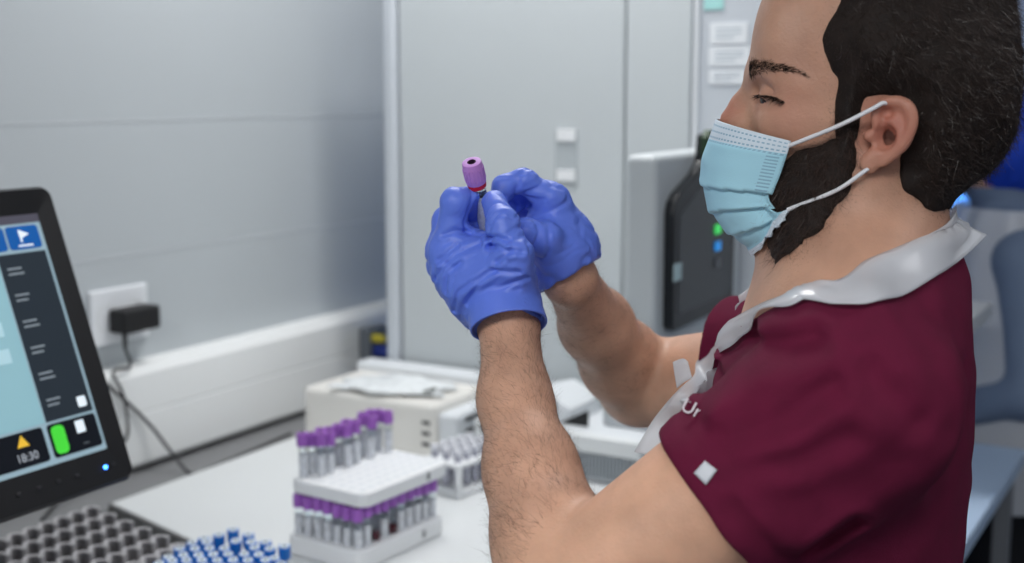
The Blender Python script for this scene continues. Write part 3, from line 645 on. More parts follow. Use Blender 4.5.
def f_head(P, ears=True):
    P = P.copy(); P[:, 1] = np.abs(P[:, 1])
    d = ell(P, CRC, (CRA, .073, .110))
    d = smin(d, ell(P, HP(930, 92, 0), (.052, .060, .060)), .02)
    d = smin(d, ell(P, HP(806, 130, 0), (.045, .050, .078)), .025)             # face
    d = smin(d, ell(P, HP(784, 40, .016), (.020, .038, .045)), .02)            # forehead
    d = smin(d, chain(P, [HP(760, 75, .008), HP(770, 73, .024), HP(788, 75, .040), HP(804, 86, .050)], [.0100, .0100, .0095, .009], .008), .012)
    d = smin(d, chain(P, [HP(756, 85, 0), HP(742, 104, 0), HP(734, 121, 0)], [.0072, .0082, .0115], .006), .010)
    d = smin(d, ell(P, HP(745, 126, .012), (.011, .008, .009)), .008)
    d = smin(d, ell(P, HP(797, 124, .040), (.026, .016, .019)), .016)          # cheekbone
    d = smin(d, rc(P, HP(768, 190, .012), HP(858, 185, .047), .032, .020), .02)  # jaw
    d = smin(d, rc(P, HP(776, 225, .0), HP(845, 213, .040), .021, .015), .02)
    d = smin(d, rc(P, HP(850, 130, .050), HP(860, 185, .048), .018, .017), .015)
    d = smax(d, -ell(P, HP(762, 95, .034), (.012, .014, .0085)), .012)         # eye hollow
    lid = sph(P, EY, .0140); d = smin(d, lid, .007)
    d = smax(d, -chain(P, [EY + np.array([.0118, .000, .0082]), EY + np.array([.0090, .0095, .0098]), EY + np.array([.000, .0150, .0070])], [.0010, .0012, .001], .001), .002)
    sl = [EY + .0142 * u / np.linalg.norm(u) for u in (np.array([.95, -.45, -.12]), np.array([1, .1, -.10]), np.array([.8, .6, -.12]), np.array([.35, .93, -.22]))]
    d = smax(d, -chain(P, sl, [.0012, .0026, .0026, .0012], .001), .0015)
    nk = smin(rc(P, NKT, NKB, .053, .058), rc(P, HP(882, 150, .0), HP(878, 290, .0), .044, .056), .02)
    nk = smin(nk, rc(P, HP(888, 200, .018), HP(880, 330, .105), .030, .036), .03)
    nk = smin(nk, rc(P, HP(868, 180, .050), HP(800, 285, .016), .011, .011), .02)
    d = smin(d, nk, .018)
    if ears: d = smin(d, f_ear(P), .005)
    return d

# ---- trunk and arms
def f_trunk(P):
    d = ell(P, HP(834, 415, 0), (.090, .160, .19))
    d = smin(d, ell(P, HP(860, 360, 0), (.068, .148, .105)), .05)
    d = smin(d, ell(P, HP(834, 560, 0), (.090, .150, .22)), .05)
    q = P.copy(); q[:, 1] = np.abs(q[:, 1])
    d = smin(d, rc(q, HP(887, 312, .02), HP(856, 378, .135), .044, .050), .035)
    return d
def f_arms(P):
    a = smin(rc(P, SL, EL, .060, .043), chain(P, FOREL, FRL, .02), .015)
    b = smin(rc(P, SR, ER, .056, .044), chain(P, FORER, FRR, .02), .012)
    return np.minimum(a, b)
def f_legs(P, o=0.):
    q = P.copy(); q[:, 1] = np.abs(q[:, 1]); hz = HP(838, 560, 0)
    d = rc(q, (hz[0] - .01, .075, .86), (hz[0] + .005, .085, .48), .092 + o, .060 + o)
    d = smin(d, rc(q, (hz[0] + .005, .085, .48), (hz[0] - .02, .085, .09), .060 + o, .042 + o), .02)
    return smin(d, ell(P, (hz[0] - .01, 0, .93), (.115 + o, .165 + o, .13)), .05)
def bound(pts, m): pts = np.array(pts); return pts.min(0) - m, pts.max(0) + m
LHB = bound([q for k in LH.values() for q in k[0]] + [WL], .04); RHB = bound([q for k in RH.values() for q in k[0]] + [WR], .04)
ARB = bound(FOREL + [SL], .07), bound(FORER + [SR], .07)
HDB = (np.array([HC1[0] - .02, -.12, HP(840, 300, 0)[2]]), np.array([HC0[0] + .06, .12, CRC[2] + .13]))
w_head = within(f_head, *HDB, .07); w_headn = within(lambda P: f_head(P, False), *HDB, .07); w_lh = within(lambda P: f_lhand(P, -.0050), *LHB); w_rh = within(lambda P: f_rhand(P, -.0050), *RHB)
w_arms = within(f_arms, np.minimum(ARB[0][0], ARB[1][0]), np.maximum(ARB[0][1], ARB[1][1]), .06)
def f_body(P):
    d = smin(w_head(P), f_trunk(P) + .006, .03)
    d = smin(d, w_arms(P), .03)
    return smin(d, np.minimum(w_lh(P), w_rh(P)), .006)
PTS = np.array(list(LH['index'][0]) + list(FOREL) + [SL, SR, ER, CRC])
BLO = np.array([min(HC1[0] - .03, -.2), -.26, HP(840, 640, 0)[2]]); BHI = np.array([PTS[:, 0].max() + .05, .29, CRC[2] + .13])
V, Q = surf(f_body, BLO, BHI, .0022)
body_me = mesh_np('body', V, Q); bodyV, bodyQ = V, Q
fl = np.zeros(len(V))
ec = earpt(893, 128); fl += np.clip(1 - np.sqrt(((V - ec) ** 2).sum(1)) / .045, 0, 1) * (V[:, 1] > .055) * .75
for px, py, b, r, s in ((730, 116, 0, .024, .7), (790, 122, .05, .035, .25), (768, 104, .03, .016, .4), (800, 80, .05, .04, .15)):
    fl += np.clip(1 - np.sqrt(((V - HP(px, py, b)) ** 2).sum(1)) / r, 0, 1) * s
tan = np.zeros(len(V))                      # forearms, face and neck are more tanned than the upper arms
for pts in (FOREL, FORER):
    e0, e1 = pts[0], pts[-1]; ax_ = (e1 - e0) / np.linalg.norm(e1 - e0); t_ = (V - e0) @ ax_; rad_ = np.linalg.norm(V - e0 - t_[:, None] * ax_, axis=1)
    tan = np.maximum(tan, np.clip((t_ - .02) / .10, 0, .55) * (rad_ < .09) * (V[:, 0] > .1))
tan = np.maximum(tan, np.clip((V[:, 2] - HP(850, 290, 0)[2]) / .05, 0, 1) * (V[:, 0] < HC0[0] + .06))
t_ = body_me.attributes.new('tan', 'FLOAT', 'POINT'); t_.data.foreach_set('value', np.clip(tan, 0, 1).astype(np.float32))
a_ = body_me.attributes.new('flush', 'FLOAT', 'POINT'); a_.data.foreach_set('value', np.clip(fl, 0, 1).astype(np.float32))
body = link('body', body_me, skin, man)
# eyes
for s in (1, -1):
    c = EY * np.array([1, s, 1]); mb = MB(); mb.mi = 0
    t = bmesh.new(); bmesh.ops.create_uvsphere(t, u_segments=32, v_segments=24, radius=.0126)
    mb.merge(t, None, True); me = bpy.data.meshes.new('eye'); mb.bm.to_mesh(me); mb.bm.free()
    look = Vector((.84, .46 * s, -.22)).normalized()
    for m_ in (mat('eye_white', (205, 195, 188), .15), mat('iris_brown', (52, 34, 24), .15)): me.materials.append(m_)
    for f in me.polygons:
        if Vector(f.center).normalized().dot(look) > .82: f.material_index = 1
    o = link('eye', me, None, man); o.location = c

# ---- scrub top and trousers
CREASE = [([(688, 412), (735, 424), (785, 408), (835, 372)], .0032, .0075), ([(692, 420), (745, 446), (800, 440), (850, 420)], .0028, .008), ([(700, 384), (755, 352), (815, 336)], .0045, .008),
          ([(737, 484), (770, 520), (803, 552), (856, 512)], .0055, .006), ([(872, 362), (893, 384), (912, 408)], .0035, .009),
          ([(745, 470), (800, 478), (850, 460), (900, 440)], .0025, .014), ([(905, 300), (930, 350), (938, 420)], .002, .012), ([(716, 366), (705, 392), (700, 410)], .004, .006)]
CRS = [(np.array([HP(x, y, .19)[[0, 2]] for x, y in pl]), A, w_) for pl, A, w_ in CREASE]
def pdist(p, pl):
    d = np.full(len(p), 1e9)
    for a, b in zip(pl, pl[1:]):
        e = b - a; w_ = p - a; t = np.clip((w_ @ e) / (e @ e), 0, 1); d = np.minimum(d, ((w_ - t[:, None] * e) ** 2).sum(1))
    return np.sqrt(d)
AXL = (HEML - SL) / np.linalg.norm(HEML - SL); AXR = (HEMR - SR) / np.linalg.norm(HEMR - SR)
VB, VT = HP(765, 322, 0)[2], HP(800, 262, 0)[2]
NL0, NL1 = HP(935, 240, .03)[[0, 2]], HP(795, 305, .05)[[0, 2]]
NLN = np.array([NL1[1] - NL0[1], -(NL1[0] - NL0[0])]); NLN /= np.linalg.norm(NLN)
if NLN[1] > 0: NLN = -NLN
def f_shirt(P, det=True):
    d = smin(f_trunk(P) - .004, smax(w_headn(P) - .009, P[:, 2] - NL0[1] - .01, .004), .012)
    sL = smax(rc(P, SL - AXL * .01, HEML + AXL * .05, .069, .0585), (P - HEML) @ AXL, .002)
    sR = smax(rc(P, SR, HEMR + AXR * .05, .062, .0545), (P - HEMR) @ AXR, .002)
    d = smin(smin(d, sL, .05), sR, .035)
    skinned = np.minimum(smax(rc(P, SL, EL, .064, .047), (P - HEML) @ AXL, .002), smax(rc(P, SR, ER, .060, .048), (P - HEMR) @ AXR, .002))
    if det:
        near = np.clip((P[:, 1] - .0) / .06, 0, 1) * np.clip(-((P - HEML) @ AXL) / .05, .12, 1)
        for pl, A, w_ in CRS:
            q = pdist(P[:, [0, 2]], pl); d = d + near * 1.35 * (A * np.exp(-(q / w_) ** 2) - .45 * A * np.exp(-((q - 1.9 * w_) / w_) ** 2))
        d = d + .0013 * np.exp(-(((P - HEML) @ AXL + .019) / .0022) ** 2) * (np.linalg.norm(P - HEML, axis=1) < .085)
        d = d + .0022 * vnoise(P * np.array([16, 16, 30]) + 3.1, 2) + .0012 * vnoise(P * np.array([40, 40, 55]), 5)
    d = smin(d, skinned, .004)
    aL, aR = (P - HEML) @ AXL, (P - HEMR) @ AXR
    d = smax(d, -smax(rc(P, SL, HEML + AXL * .1, .0595, .0465), -(aL + .03), .004), .002)
    d = smax(d, -smax(rc(P, SR, HEMR + AXR * .1, .0560, .0450), -(aR + .03), .004), .002)
    # neckline: from the nape down to the front of the collar
    neck = np.maximum(P[:, [0, 2]] @ NLN - NLN @ NL0 + .16 * np.clip(np.abs(P[:, 1]) - .04, 0, 1), np.abs(P[:, 1]) - .155)
    d = smax(d, -neck, .003)
    return smax(d, .80 - P[:, 2], .003)
V, Q = surf(f_shirt, [-.23, -.29, .79], [max(HEML[0], .25) + .08, .31, 1.50], .003)
shirtV, shirtQ = V, Q
shirt = link('scrub_top', mesh_np('scrub_top', V, Q), scrub, man)
hz_ = HP(838, 560, 0)
V, Q = surf(lambda P: smax(smax(f_legs(P, .012), P[:, 2] - .90, .004), .07 - P[:, 2], .004), [hz_[0] - .2, -.25, .05], [hz_[0] + .2, .25, .95], .008)
link('trousers', mesh_np('trousers', V, Q), trouser, man)
for s in (1, -1):
    c = np.array([hz_[0] + .035, .085 * s, .0])
    V, Q = surf(lambda P: smax(smin(ell(P, c + (0, 0, .03), (.135, .045, .042)), rc(P, c + (-.06, 0, .045), c + (-.055, 0, .10), .042, .044), .03), -P[:, 2], .002), c - (.18, .08, .01), c + (.18, .08, .16), .005)
    link('shoe', mesh_np('shoe', V, Q), mat('shoe_white', (205, 205, 208), .5), man)
# sleeve tag, chest lettering
def decal(px, pts, thick, m, name, f, off=.0012, n=6, lay=0.):
    """small sheet lying on a cloth: pts = 4 image corners"""
    g = np.array([[hit(f, *(np.array(pts[0]) * (1 - u) * (1 - v) + np.array(pts[1]) * u * (1 - v) + np.array(pts[2]) * u * v + np.array(pts[3]) * (1 - u) * v), off=off) for u in np.linspace(0, 1, n)] for v in np.linspace(0, 1, n)]).reshape(-1, 3)
    F = [[j * n + i, j * n + i + 1, (j + 1) * n + i + 1, (j + 1) * n + i] for j in range(n - 1) for i in range(n - 1)]
    o = link(name, mesh_np(name, g, F, False), m, shirt); md = o.modifiers.new('s', 'SOLIDIFY'); md.thickness = thick; md.offset = 0; return o
decal(None, [(694, 473), (705, 461), (717, 470), (706, 485)], .0008, mat('tag_white', (205, 208, 214), .5), 'sleeve_tag', f_shirt, .0015)
p0 = hit(f_shirt, 692, 409, off=.0065); g_, _d = grad(f_shirt, p0[None], .004); z_ = (Vector(g_[0]).normalized() * .5 + Vector(-rayM(691, 408))).normalized(); u_ = Vector((-.35, 0, 1)); y_ = (u_ - z_ * u_.dot(z_)).normalized(); x_ = y_.cross(z_)
MM = Matrix((( x_.x, y_.x, z_.x, p0[0]), (x_.y, y_.y, z_.y, p0[1]), (x_.z, y_.z, z_.z, p0[2]), (0, 0, 0, 1)))
text_mesh('embroidered_letters', 'Ur', .0135, MM, mat('thread_white', (215, 208, 214), .6), shirt, .0006)

# ---- gloves
def creases(V, lines, amp):     # fine diagonal creases pressed into the glove
    pass
def f_cuff(P, A, B, r0, r1, pt, n, t=.0011):
    o = rc(P, A, B, r0, r1); s = np.maximum(o, -(o + t * 2)); return smax(s, (P - pt) @ n, .0006)
GCR = [np.array([HP(x, y, .055)[[0, 2]] for x, y in pl]) for pl in ([(452, 312), (462, 290), (495, 268), (524, 270)], [(470, 302), (484, 280), (500, 268)], [(432, 280), (456, 254), (480, 244)], [(490, 297), (508, 285), (528, 276)], [(446, 292), (449, 272), (462, 262)], [(438, 262), (456, 246)], [(470, 318), (488, 300), (520, 288)], [(500, 262), (516, 248), (526, 250)], [(440, 236), (452, 232), (464, 236)], [(486, 238), (500, 236), (512, 240)], [(488, 246), (503, 245), (516, 250)])]
def glove_cr(P):
    d = 0
    for pl in GCR:
        q = pdist(P[:, [0, 2]], pl); d = d + .0013 * np.exp(-(q / .0016) ** 2) - .0009 * np.exp(-((q - .0042) / .0022) ** 2)
    return d * np.clip(P[:, 1] / .03, 0, 1)
def glove_wr(P, seed, d1):
    # long diagonal creases: ridged noise stretched along the line of pull
    A = rot2(d1, (0, 1, 0)); q = P @ A.T; q = q * np.array([16, 62, 62]); q = q + .8 * np.stack([vnoise(P * 35, seed + 9), vnoise(P * 35, seed + 4), vnoise(P * 35, seed + 5)], 1)
    r = 1 - np.abs(vnoise(q, seed)); r2 = 1 - np.abs(vnoise(q * 2.1 + 5, seed + 1))
    return .0017 * np.clip(r - .72, 0, 1) / .28 + .0006 * np.clip(r2 - .7, 0, 1) / .3 + .0007 * vnoise(P * 60, seed + 2)
dl = HP(500, 240, 0) - HP(450, 290, 0)
nL = np.array([-.28, .50, -.80]); nL /= np.linalg.norm(nL); CUL = HP(511, 332, .045)
CUR = HP(565, 279, -.055); lr_ = HP(586, 266, -.055) - HP(545, 291, -.055); nR = np.array([-lr_[2], 0, lr_[0]]); nR /= np.linalg.norm(nR)
if nR[2] > 0: nR = -nR
def f_gl(P):
    d = smin(f_lhand(P, 0), rc(P, HP(494, 280, .032), HP(509, 318, .042), .036, .0265), .012)
    ax = FOREL[3] - WL; ax /= np.linalg.norm(ax); d = smax(d, (P - WL) @ ax + .012, .003)
    d = smin(d, smax(f_body(P) - .0020, np.maximum(sph(P, WL + np.array([0, .012, .01]), .050), np.maximum((P - CUL) @ nL + .004, (P - WL) @ ax - .004)), .002), .004)
    d = d + glove_cr(P) + glove_wr(P, 3, dl) * np.clip(1 - ((P - WL) @ ax + .03) / .03, .2, 1)
    return smin(d, f_cuff(P, HP(500, 288, .034), HP(513, 345, .062), .0290, .0335, CUL, nL), .003)
def f_gr(P):
    d = smin(f_rhand(P, 0), rc(P, HP(566, 248, -.05), WR, .030, .0250), .012)
    d = smin(d, smax(f_body(P) - .0020, sph(P, WR + np.array([0, -.012, 0]), .048), .002), .004)
    d = smax(d, (P - CUR) @ nR, .002)
    return d + glove_wr(P, 8, HP(575, 230, 0) - HP(530, 250, 0))
for f_, Hh, Wp in ((f_gl, LH, WL), (f_gr, RH, WR)):
    pp = np.array([q for k in Hh.values() for q in k[0]] + [Wp]); V, Q = surf(f_, pp.min(0) - .045, pp.max(0) + .045, .0013)
    link('glove', mesh_np('glove', V, Q), glove_m, man)

# ---- hair, beard, brows, arm hair
PSC = lambda P: (lambda q: np.stack([512 + FPX * q[:, 0] / q[:, 1], 281.5 - FPX * q[:, 2] / q[:, 1]], 1))((lambda W: np.stack([W[:, 0] * cos(R(30)) + W[:, 1] * sin(R(30)), (-W[:, 0] * sin(R(30)) + W[:, 1] * cos(R(30))) * cos(PITCH) - (W[:, 2] - CAMH) * sin(PITCH), (-W[:, 0] * sin(R(30)) + W[:, 1] * cos(R(30))) * sin(PITCH) + (W[:, 2] - CAMH) * cos(PITCH)], 1))(P @ MA + MROOT))
def side2(poly, b): return np.array([HP(x, y, b)[[0, 2]] for x, y in poly])
HAIR = side2([(800, -150), (812, -40), (842, -2), (824, 24), (822, 50), (836, 78), (834, 112), (836, 140), (858, 142), (862, 112), (866, 98), (892, 96), (903, 106), (907, 122), (904, 142), (898, 158), (902, 192), (935, 215), (1060, 215), (1060, -150)], .066)
BEARD = side2([(834, 112), (836, 138), (802, 148), (784, 160), (764, 180), (758, 200), (768, 222), (766, 246), (774, 264), (800, 246), (826, 222), (850, 190), (856, 165), (858, 130), (860, 112)], .052)
def f_hb(P): return smin(f_head(P, False), f_trunk(P) + .006, .03)
def f_hair(P):
    q = poly2(P[:, [0, 2]], HAIR); th = np.clip(-q * .55, 0, .0145) + .0008
    return smax(f_hb(P) - th + .0010 * vnoise(P * 130, 3) + .0014 * vnoise(P * 60, 8), q + .0022 * vnoise(P * 110, 6), .003)
def f_beard(P):
    q = poly2(P[:, [0, 2]], BEARD); th = np.clip(-q * .45, 0, .0075) + .0006
    return smax(f_hb(P) - th + .0014 * vnoise(P * 140, 4) + .0010 * vnoise(P * 290, 5), q + .0022 * vnoise(P * 120, 2), .003)
def tangent(d, n): d = d - (d * n).sum(1)[:, None] * n; return d / (np.linalg.norm(d, axis=1)[:, None] + 1e-9)
V, Q = surf(f_hair, [HC1[0] - .04, -.11, HP(840, 225, 0)[2]], [HC0[0] + .02, .11, CRC[2] + .14], .0028)
hair = link('hair', mesh_np('hair', V, Q), hair_m, man)
p, n = sample_faces(V, Q, 42000); vis = (n[:, 1] > -.35); p, n = p[vis], n[vis]
dirs = tangent(np.array([-.55, 0, -.6]) + .45 * rng.normal(0, 1, p.shape), n) + n * rng.uniform(.05, .55, (len(p), 1)); dirs /= np.linalg.norm(dirs, axis=1)[:, None]
qd = np.clip(-poly2(p[:, [0, 2]], HAIR) / .02, .4, 1)
strand_m = mat('hair_strands', (50, 38, 32), .38)
tag(strands('hair_strand', p - n * .001, dirs, n, rng.uniform(.006, .013, len(p)) * qd, rng.uniform(.00012, .00022, len(p)), .25, strand_m, hair), kind='stuff')
V, Q = surf(f_beard, [HP(862, 200, 0)[0] - .01, -.085, HP(780, 272, 0)[2]], [HC0[0] + .03, .085, HP(780, 100, 0)[2]], .0025)
beard = link('beard', mesh_np('beard', V, Q), hair_m, man)
p, n = sample_faces(V, Q, 26000); vis = (n[:, 1] > -.3); p, n = p[vis], n[vis]
dirs = tangent(np.array([-.10, 0, -.9]) + .5 * rng.normal(0, 1, p.shape), n) + n * rng.uniform(.1, .7, (len(p), 1)); dirs /= np.linalg.norm(dirs, axis=1)[:, None]
tag(strands('beard_strand', p - n * .001, dirs, n, rng.uniform(.005, .012, len(p)), rng.uniform(.00009, .00017, len(p)), .35, mat('beard_strands', (66, 48, 40), .4), beard), kind='stuff')
def proj_to(f, P, it=3):
    for _ in range(it):
        g, d = grad(f, P, .0004); P = P - g * (d / np.maximum((g * g).sum(1), .2))[:, None]
    return P, g / np.linalg.norm(g, axis=1)[:, None]
fh = lambda P: f_head(P)
BR = [hit(fh, x, y) for x, y in [(748, 70), (754, 67), (764, 66), (778, 68), (791, 71), (805, 77)]]
LT = [hit(fh, x, y) for x, y in [(756, 95), (763, 95), (770, 96), (777, 98), (785, 102)]]
for s in (1, -1):               # eyebrows, lashes
    F_ = np.array([1, s, 1])
    N = 1300; t = rng.random(N) ** 1.25; ctl = np.array(BR); k = t * 5; i = np.minimum(k.astype(int), 4); u = (k - i)[:, None]; P = ctl[i] * (1 - u) + ctl[i + 1] * u
    P[:, 2] += rng.uniform(-.0058, .0042, N) * (1 - .85 * t); P, n = proj_to(fh, P)
    d = tangent(np.array([-.8, .2, .10]) + .16 * rng.normal(0, 1, P.shape), n) + .2 * n
    strands('eyebrow', (P - n * .0006) * F_, d / np.linalg.norm(d, axis=1)[:, None] * F_, n * F_, rng.uniform(.006, .010, N) * (1 - .5 * t), rng.uniform(.00016, .00026, N) * (1 - .3 * t), .1, hair_m, man)
    N = 220; t = rng.random(N); ctl = np.array(LT); k = t * 4; i = np.minimum(k.astype(int), 3); u = (k - i)[:, None]; P = ctl[i] * (1 - u) + ctl[i + 1] * u
    P[:, 2] += rng.uniform(-.001, .0005, N); P, n = proj_to(fh, P); d = n * .55 + np.array([.5, .1, -.45]) + .18 * rng.normal(0, 1, P.shape); d /= np.linalg.norm(d, axis=1)[:, None]
    strands('eyelashes', P * F_, d * F_, n * F_, rng.uniform(.004, .007, N), np.full(N, .00018), .2, hair_m, man)
c4 = bodyV[bodyQ[:, 0]]; nh = (np.abs(c4[:, 1]) > .03) & (c4[:, 2] > HP(780, 275, 0)[2])
for poly, N, ln in ((HAIR, 8000, .0030), (BEARD, 7000, .0034)):
    q = poly2(c4[:, [0, 2]], poly); ws = np.where(nh & (q > -.006) & (q < .013), np.exp(-np.clip(q, 0, 1) / .0042), 0)
    earz = np.sqrt(((c4 - earpt(890, 135)) ** 2).sum(1)) < .030; ws[earz] = 0
    if ln and poly is BEARD: ws[c4[:, 0] > HP(796, 140, .05)[0]] = 0
    p, n = sample_faces(bodyV, bodyQ, N, ws); d = tangent(np.array([-.35, 0, -.7]) + .5 * rng.normal(0, 1, p.shape), n) + n * rng.uniform(.05, .3, (len(p), 1)); d /= np.linalg.norm(d, axis=1)[:, None]
    tag(strands('stubble', p - n * .0003, d, n, rng.uniform(.3, 1, len(p)) * ln, rng.uniform(.00007, .00013, len(p)), .12, hair_m, man), kind='stuff')
def arm_hair(pts, n_, f, lo, hi):
    pts = np.array(pts); e = pts[1:] - pts[:-1]
    V, Q = bodyV, bodyQ; c = V[Q[:, 0]]; dmin = np.full(len(c), 9.); ax = np.zeros((len(c), 3))
    for a, b in zip(pts, pts[1:]):
        ee = b - a; t = np.clip(((c - a) @ ee) / (ee @ ee), 0, 1); dd = np.linalg.norm(c - a - t[:, None] * ee, axis=1); m = dd < dmin; dmin[m] = dd[m]; ax[m] = ee / np.linalg.norm(ee)
    wsel = ((dmin < .045) & (np.linalg.norm(c - pts[0], axis=1) > lo) & (np.linalg.norm(c - pts[-1], axis=1) > hi)).astype(float)
    wsel *= .25 + np.clip(.5 + vnoise(c * 45, 3), 0, 1)
    p, n = sample_faces(V, Q, n_, wsel); A = pts[-1] - pts[0]; A = A / np.linalg.norm(A)
    d = tangent(A * .75 + np.array([.55, 0, -.2]) + .5 * rng.normal(0, 1, p.shape), n) + n * rng.uniform(.05, .4, (len(p), 1)); d /= np.linalg.norm(d, axis=1)[:, None]
    tag(strands('arm_hair', p - n * .0003, d, n, rng.uniform(.005, .013, len(p)), rng.uniform(.00004, .00008, len(p)), .35, fuzz_m, man), kind='stuff')
arm_hair(FOREL, 10000, None, .03, .0); arm_hair(FORER, 4000, None, .03, .0)

# ---- surgical mask
MM_ = [(0, HP(717, 119, 0)), (.12, HP(710, 136, 0)), (.30, HP(703, 160, 0)), (.46, HP(703, 184, 0)), (.66, HP(713, 214, 0)), (.85, HP(738, 240, 0)), (1., HP(768, 254, 0))]
ME_ = [(0, HP(791, 141, .061)), (.12, HP(788, 152, .061)), (.30, HP(780, 176, .058)), (.46, HP(771, 197, .053)), (.66, HP(781, 206, .050)), (.85, HP(790, 212, .050)), (1., HP(803, 213, .052))]
def interp(tab, v):
    for (a, p), (b, q) in zip(tab, tab[1:]):
        if v <= b: return p + (q - p) * (v - a) / (b - a)
    return tab[-1][1]
def sm_tab(tab, n=60):
    pts = [interp(tab, i / n) for i in range(n + 1)]; pts = np.array(pts)
    for _ in range(6): pts[1:-1] = (pts[:-2] + 2 * pts[1:-1] + pts[2:]) / 4
    return pts
NV, NU = 96, 96
mt, et = sm_tab(MM_, NV), sm_tab(ME_, NV)
G = np.zeros((NV + 1, 2 * NU + 1, 3)); UV = np.zeros((NV + 1, 2 * NU + 1, 2))
for j in range(NV + 1):
    v = j / NV
    for i in range(2 * NU + 1):
        u = i / NU - 1; s = abs(u); ph = s * pi / 2
        M_, E_ = mt[j], et[j]; ka = cos(ph) ** (.95 if v < .15 else .80)
        a = E_[0] + (M_[0] - E_[0]) * ka; b = E_[1] * (sin(ph) ** 1.05) * (1 if u >= 0 else -1); z = E_[2] + (M_[2] - E_[2]) * ka
        G[j, i] = (a, b, z); UV[j, i] = (s, v)
nrm = np.cross(np.gradient(G, axis=1), np.gradient(G, axis=0)); nrm /= np.linalg.norm(nrm, axis=2)[:, :, None] + 1e-9
if (nrm[NV // 2, NU] @ np.array([1, 0, 0])) < 0: nrm = -nrm
for v0, A in ((.44, .0040), (.64, .0045), (.82, .0045)):
    vv = UV[..., 1] + .02 * np.sin(3 * UV[..., 0] + v0 * 9); t = vv - v0
    G += nrm * ((A * np.exp(-np.clip(-t, 0, 9) / .07) * (t <= 0) + -A * .7 * np.exp(-np.clip(t, 0, 9) / .05) * (t > 0)) * (.55 + .45 * UV[..., 0]))[..., None]
G += nrm * (.0009 * vnoise(G.reshape(-1, 3) * 55, 3).reshape(NV + 1, -1))[..., None]
fmk = lambda P: f_hb(P) - .0026 - np.clip(-poly2(P[:, [0, 2]], BEARD) * .45, 0, .0075)
q = G.reshape(-1, 3)
for _ in range(3):
    g, d = grad(fmk, q, .0005); q = q + g * np.clip(-d, 0, .01)[:, None]
G = q.reshape(G.shape); W_ = 2 * NU + 1
for _ in range(3): G[1:-1, 1:-1] = (G[:-2, 1:-1] + G[2:, 1:-1] + G[1:-1, :-2] + G[1:-1, 2:] + 4 * G[1:-1, 1:-1]) / 8
F = np.array([[j * W_ + i, j * W_ + i + 1, (j + 1) * W_ + i + 1, (j + 1) * W_ + i] for j in range(NV) for i in range(2 * NU)])
me = mesh_np('face_mask', G.reshape(-1, 3), F); uvl = me.uv_layers.new(name='UVMap'); uvl.data.foreach_set('uv', UV.reshape(-1, 2)[F.ravel()].astype(np.float32).ravel())
mm = mat('mask_blue', (170, 218, 234), .75, bump=.18, bscale=1100); nt = mm.node_tree; bs = nt.nodes['Principled BSDF']
uvn = nt.nodes.new('ShaderNodeUVMap'); sx = nt.nodes.new('ShaderNodeSeparateXYZ'); nt.links.new(uvn.outputs[0], sx.inputs[0])
def MATH(op, a, b=None, c=None):
    n = nt.nodes.new('ShaderNodeMath'); n.operation = op
    for k, q in enumerate((a, b, c)):
        if q is None: continue
        if isinstance(q, (int, float)): n.inputs[k].default_value = q
        else: nt.links.new(q, n.inputs[k])
    return n.outputs[0]
u_, v_ = sx.outputs[0], sx.outputs[1]
band = MATH('MAXIMUM', MATH('LESS_THAN', v_, .135), MATH('GREATER_THAN', v_, .93))
dash = None
for v0 in (.035, .075, .115, .145):
    q = MATH('MULTIPLY', MATH('LESS_THAN', MATH('ABSOLUTE', MATH('SUBTRACT', v_, v0)), .006), MATH('LESS_THAN', MATH('FRACT', MATH('MULTIPLY', u_, 26.)), .6)); dash = q if dash is None else MATH('MAXIMUM', dash, q)
side = MATH('MULTIPLY', MATH('MULTIPLY', MATH('GREATER_THAN', u_, .90), MATH('LESS_THAN', u_, .975)), MATH('MULTIPLY', MATH('LESS_THAN', MATH('FRACT', MATH('MULTIPLY', v_, 42.)), .4), MATH('MULTIPLY', MATH('GREATER_THAN', v_, .15), MATH('LESS_THAN', v_, .42))))
def MIXC(f, a, b):
    n = nt.nodes.new('ShaderNodeMix'); n.data_type = 'RGBA'; nt.links.new(f, n.inputs['Factor'])
    for k, q in (('A', a), ('B', b)):
        if isinstance(q, tuple): n.inputs[k].default_value = q
        else: nt.links.new(q, n.inputs[k])
    return n.outputs['Result']
c0 = MIXC(band, (*lin((170, 218, 234)), 1), (*lin((216, 228, 238)), 1))
c1 = MIXC(MATH('MAXIMUM', dash, side), c0, (*lin((140, 178, 200)), 1)); nt.links.new(c1, bs.inputs['Base Color'])
mask = link('face_mask', me, mm, man); md = mask.modifiers.new('s', 'SOLIDIFY'); md.thickness = .0012; md.offset = 0
loop_m = mat('elastic_white', (232, 232, 236), .6, bump=.3, bscale=1500)
for s in (1, -1):
    top = bez([G[5, -1] + (.0005, .001, 0), HP(838, 126, .080), HP(872, 109, .086), HP(884, 103, .084), HP(893, 108, .077), earpt(898, 122, -.010)], 8)
    bot = bez([G[-2, -1] + (0, .001, .0), HP(835, 191, .076), HP(862, 173, .080), HP(872, 166, .077), earpt(884, 160, -.010)], 8)
    mb = MB(); mb.tube([p * np.array([1, s, 1]) for p in top], .0016); mb.tube([p * np.array([1, s, 1]) for p in bot], .0016); mb.build('ear_loop', loop_m, mask)

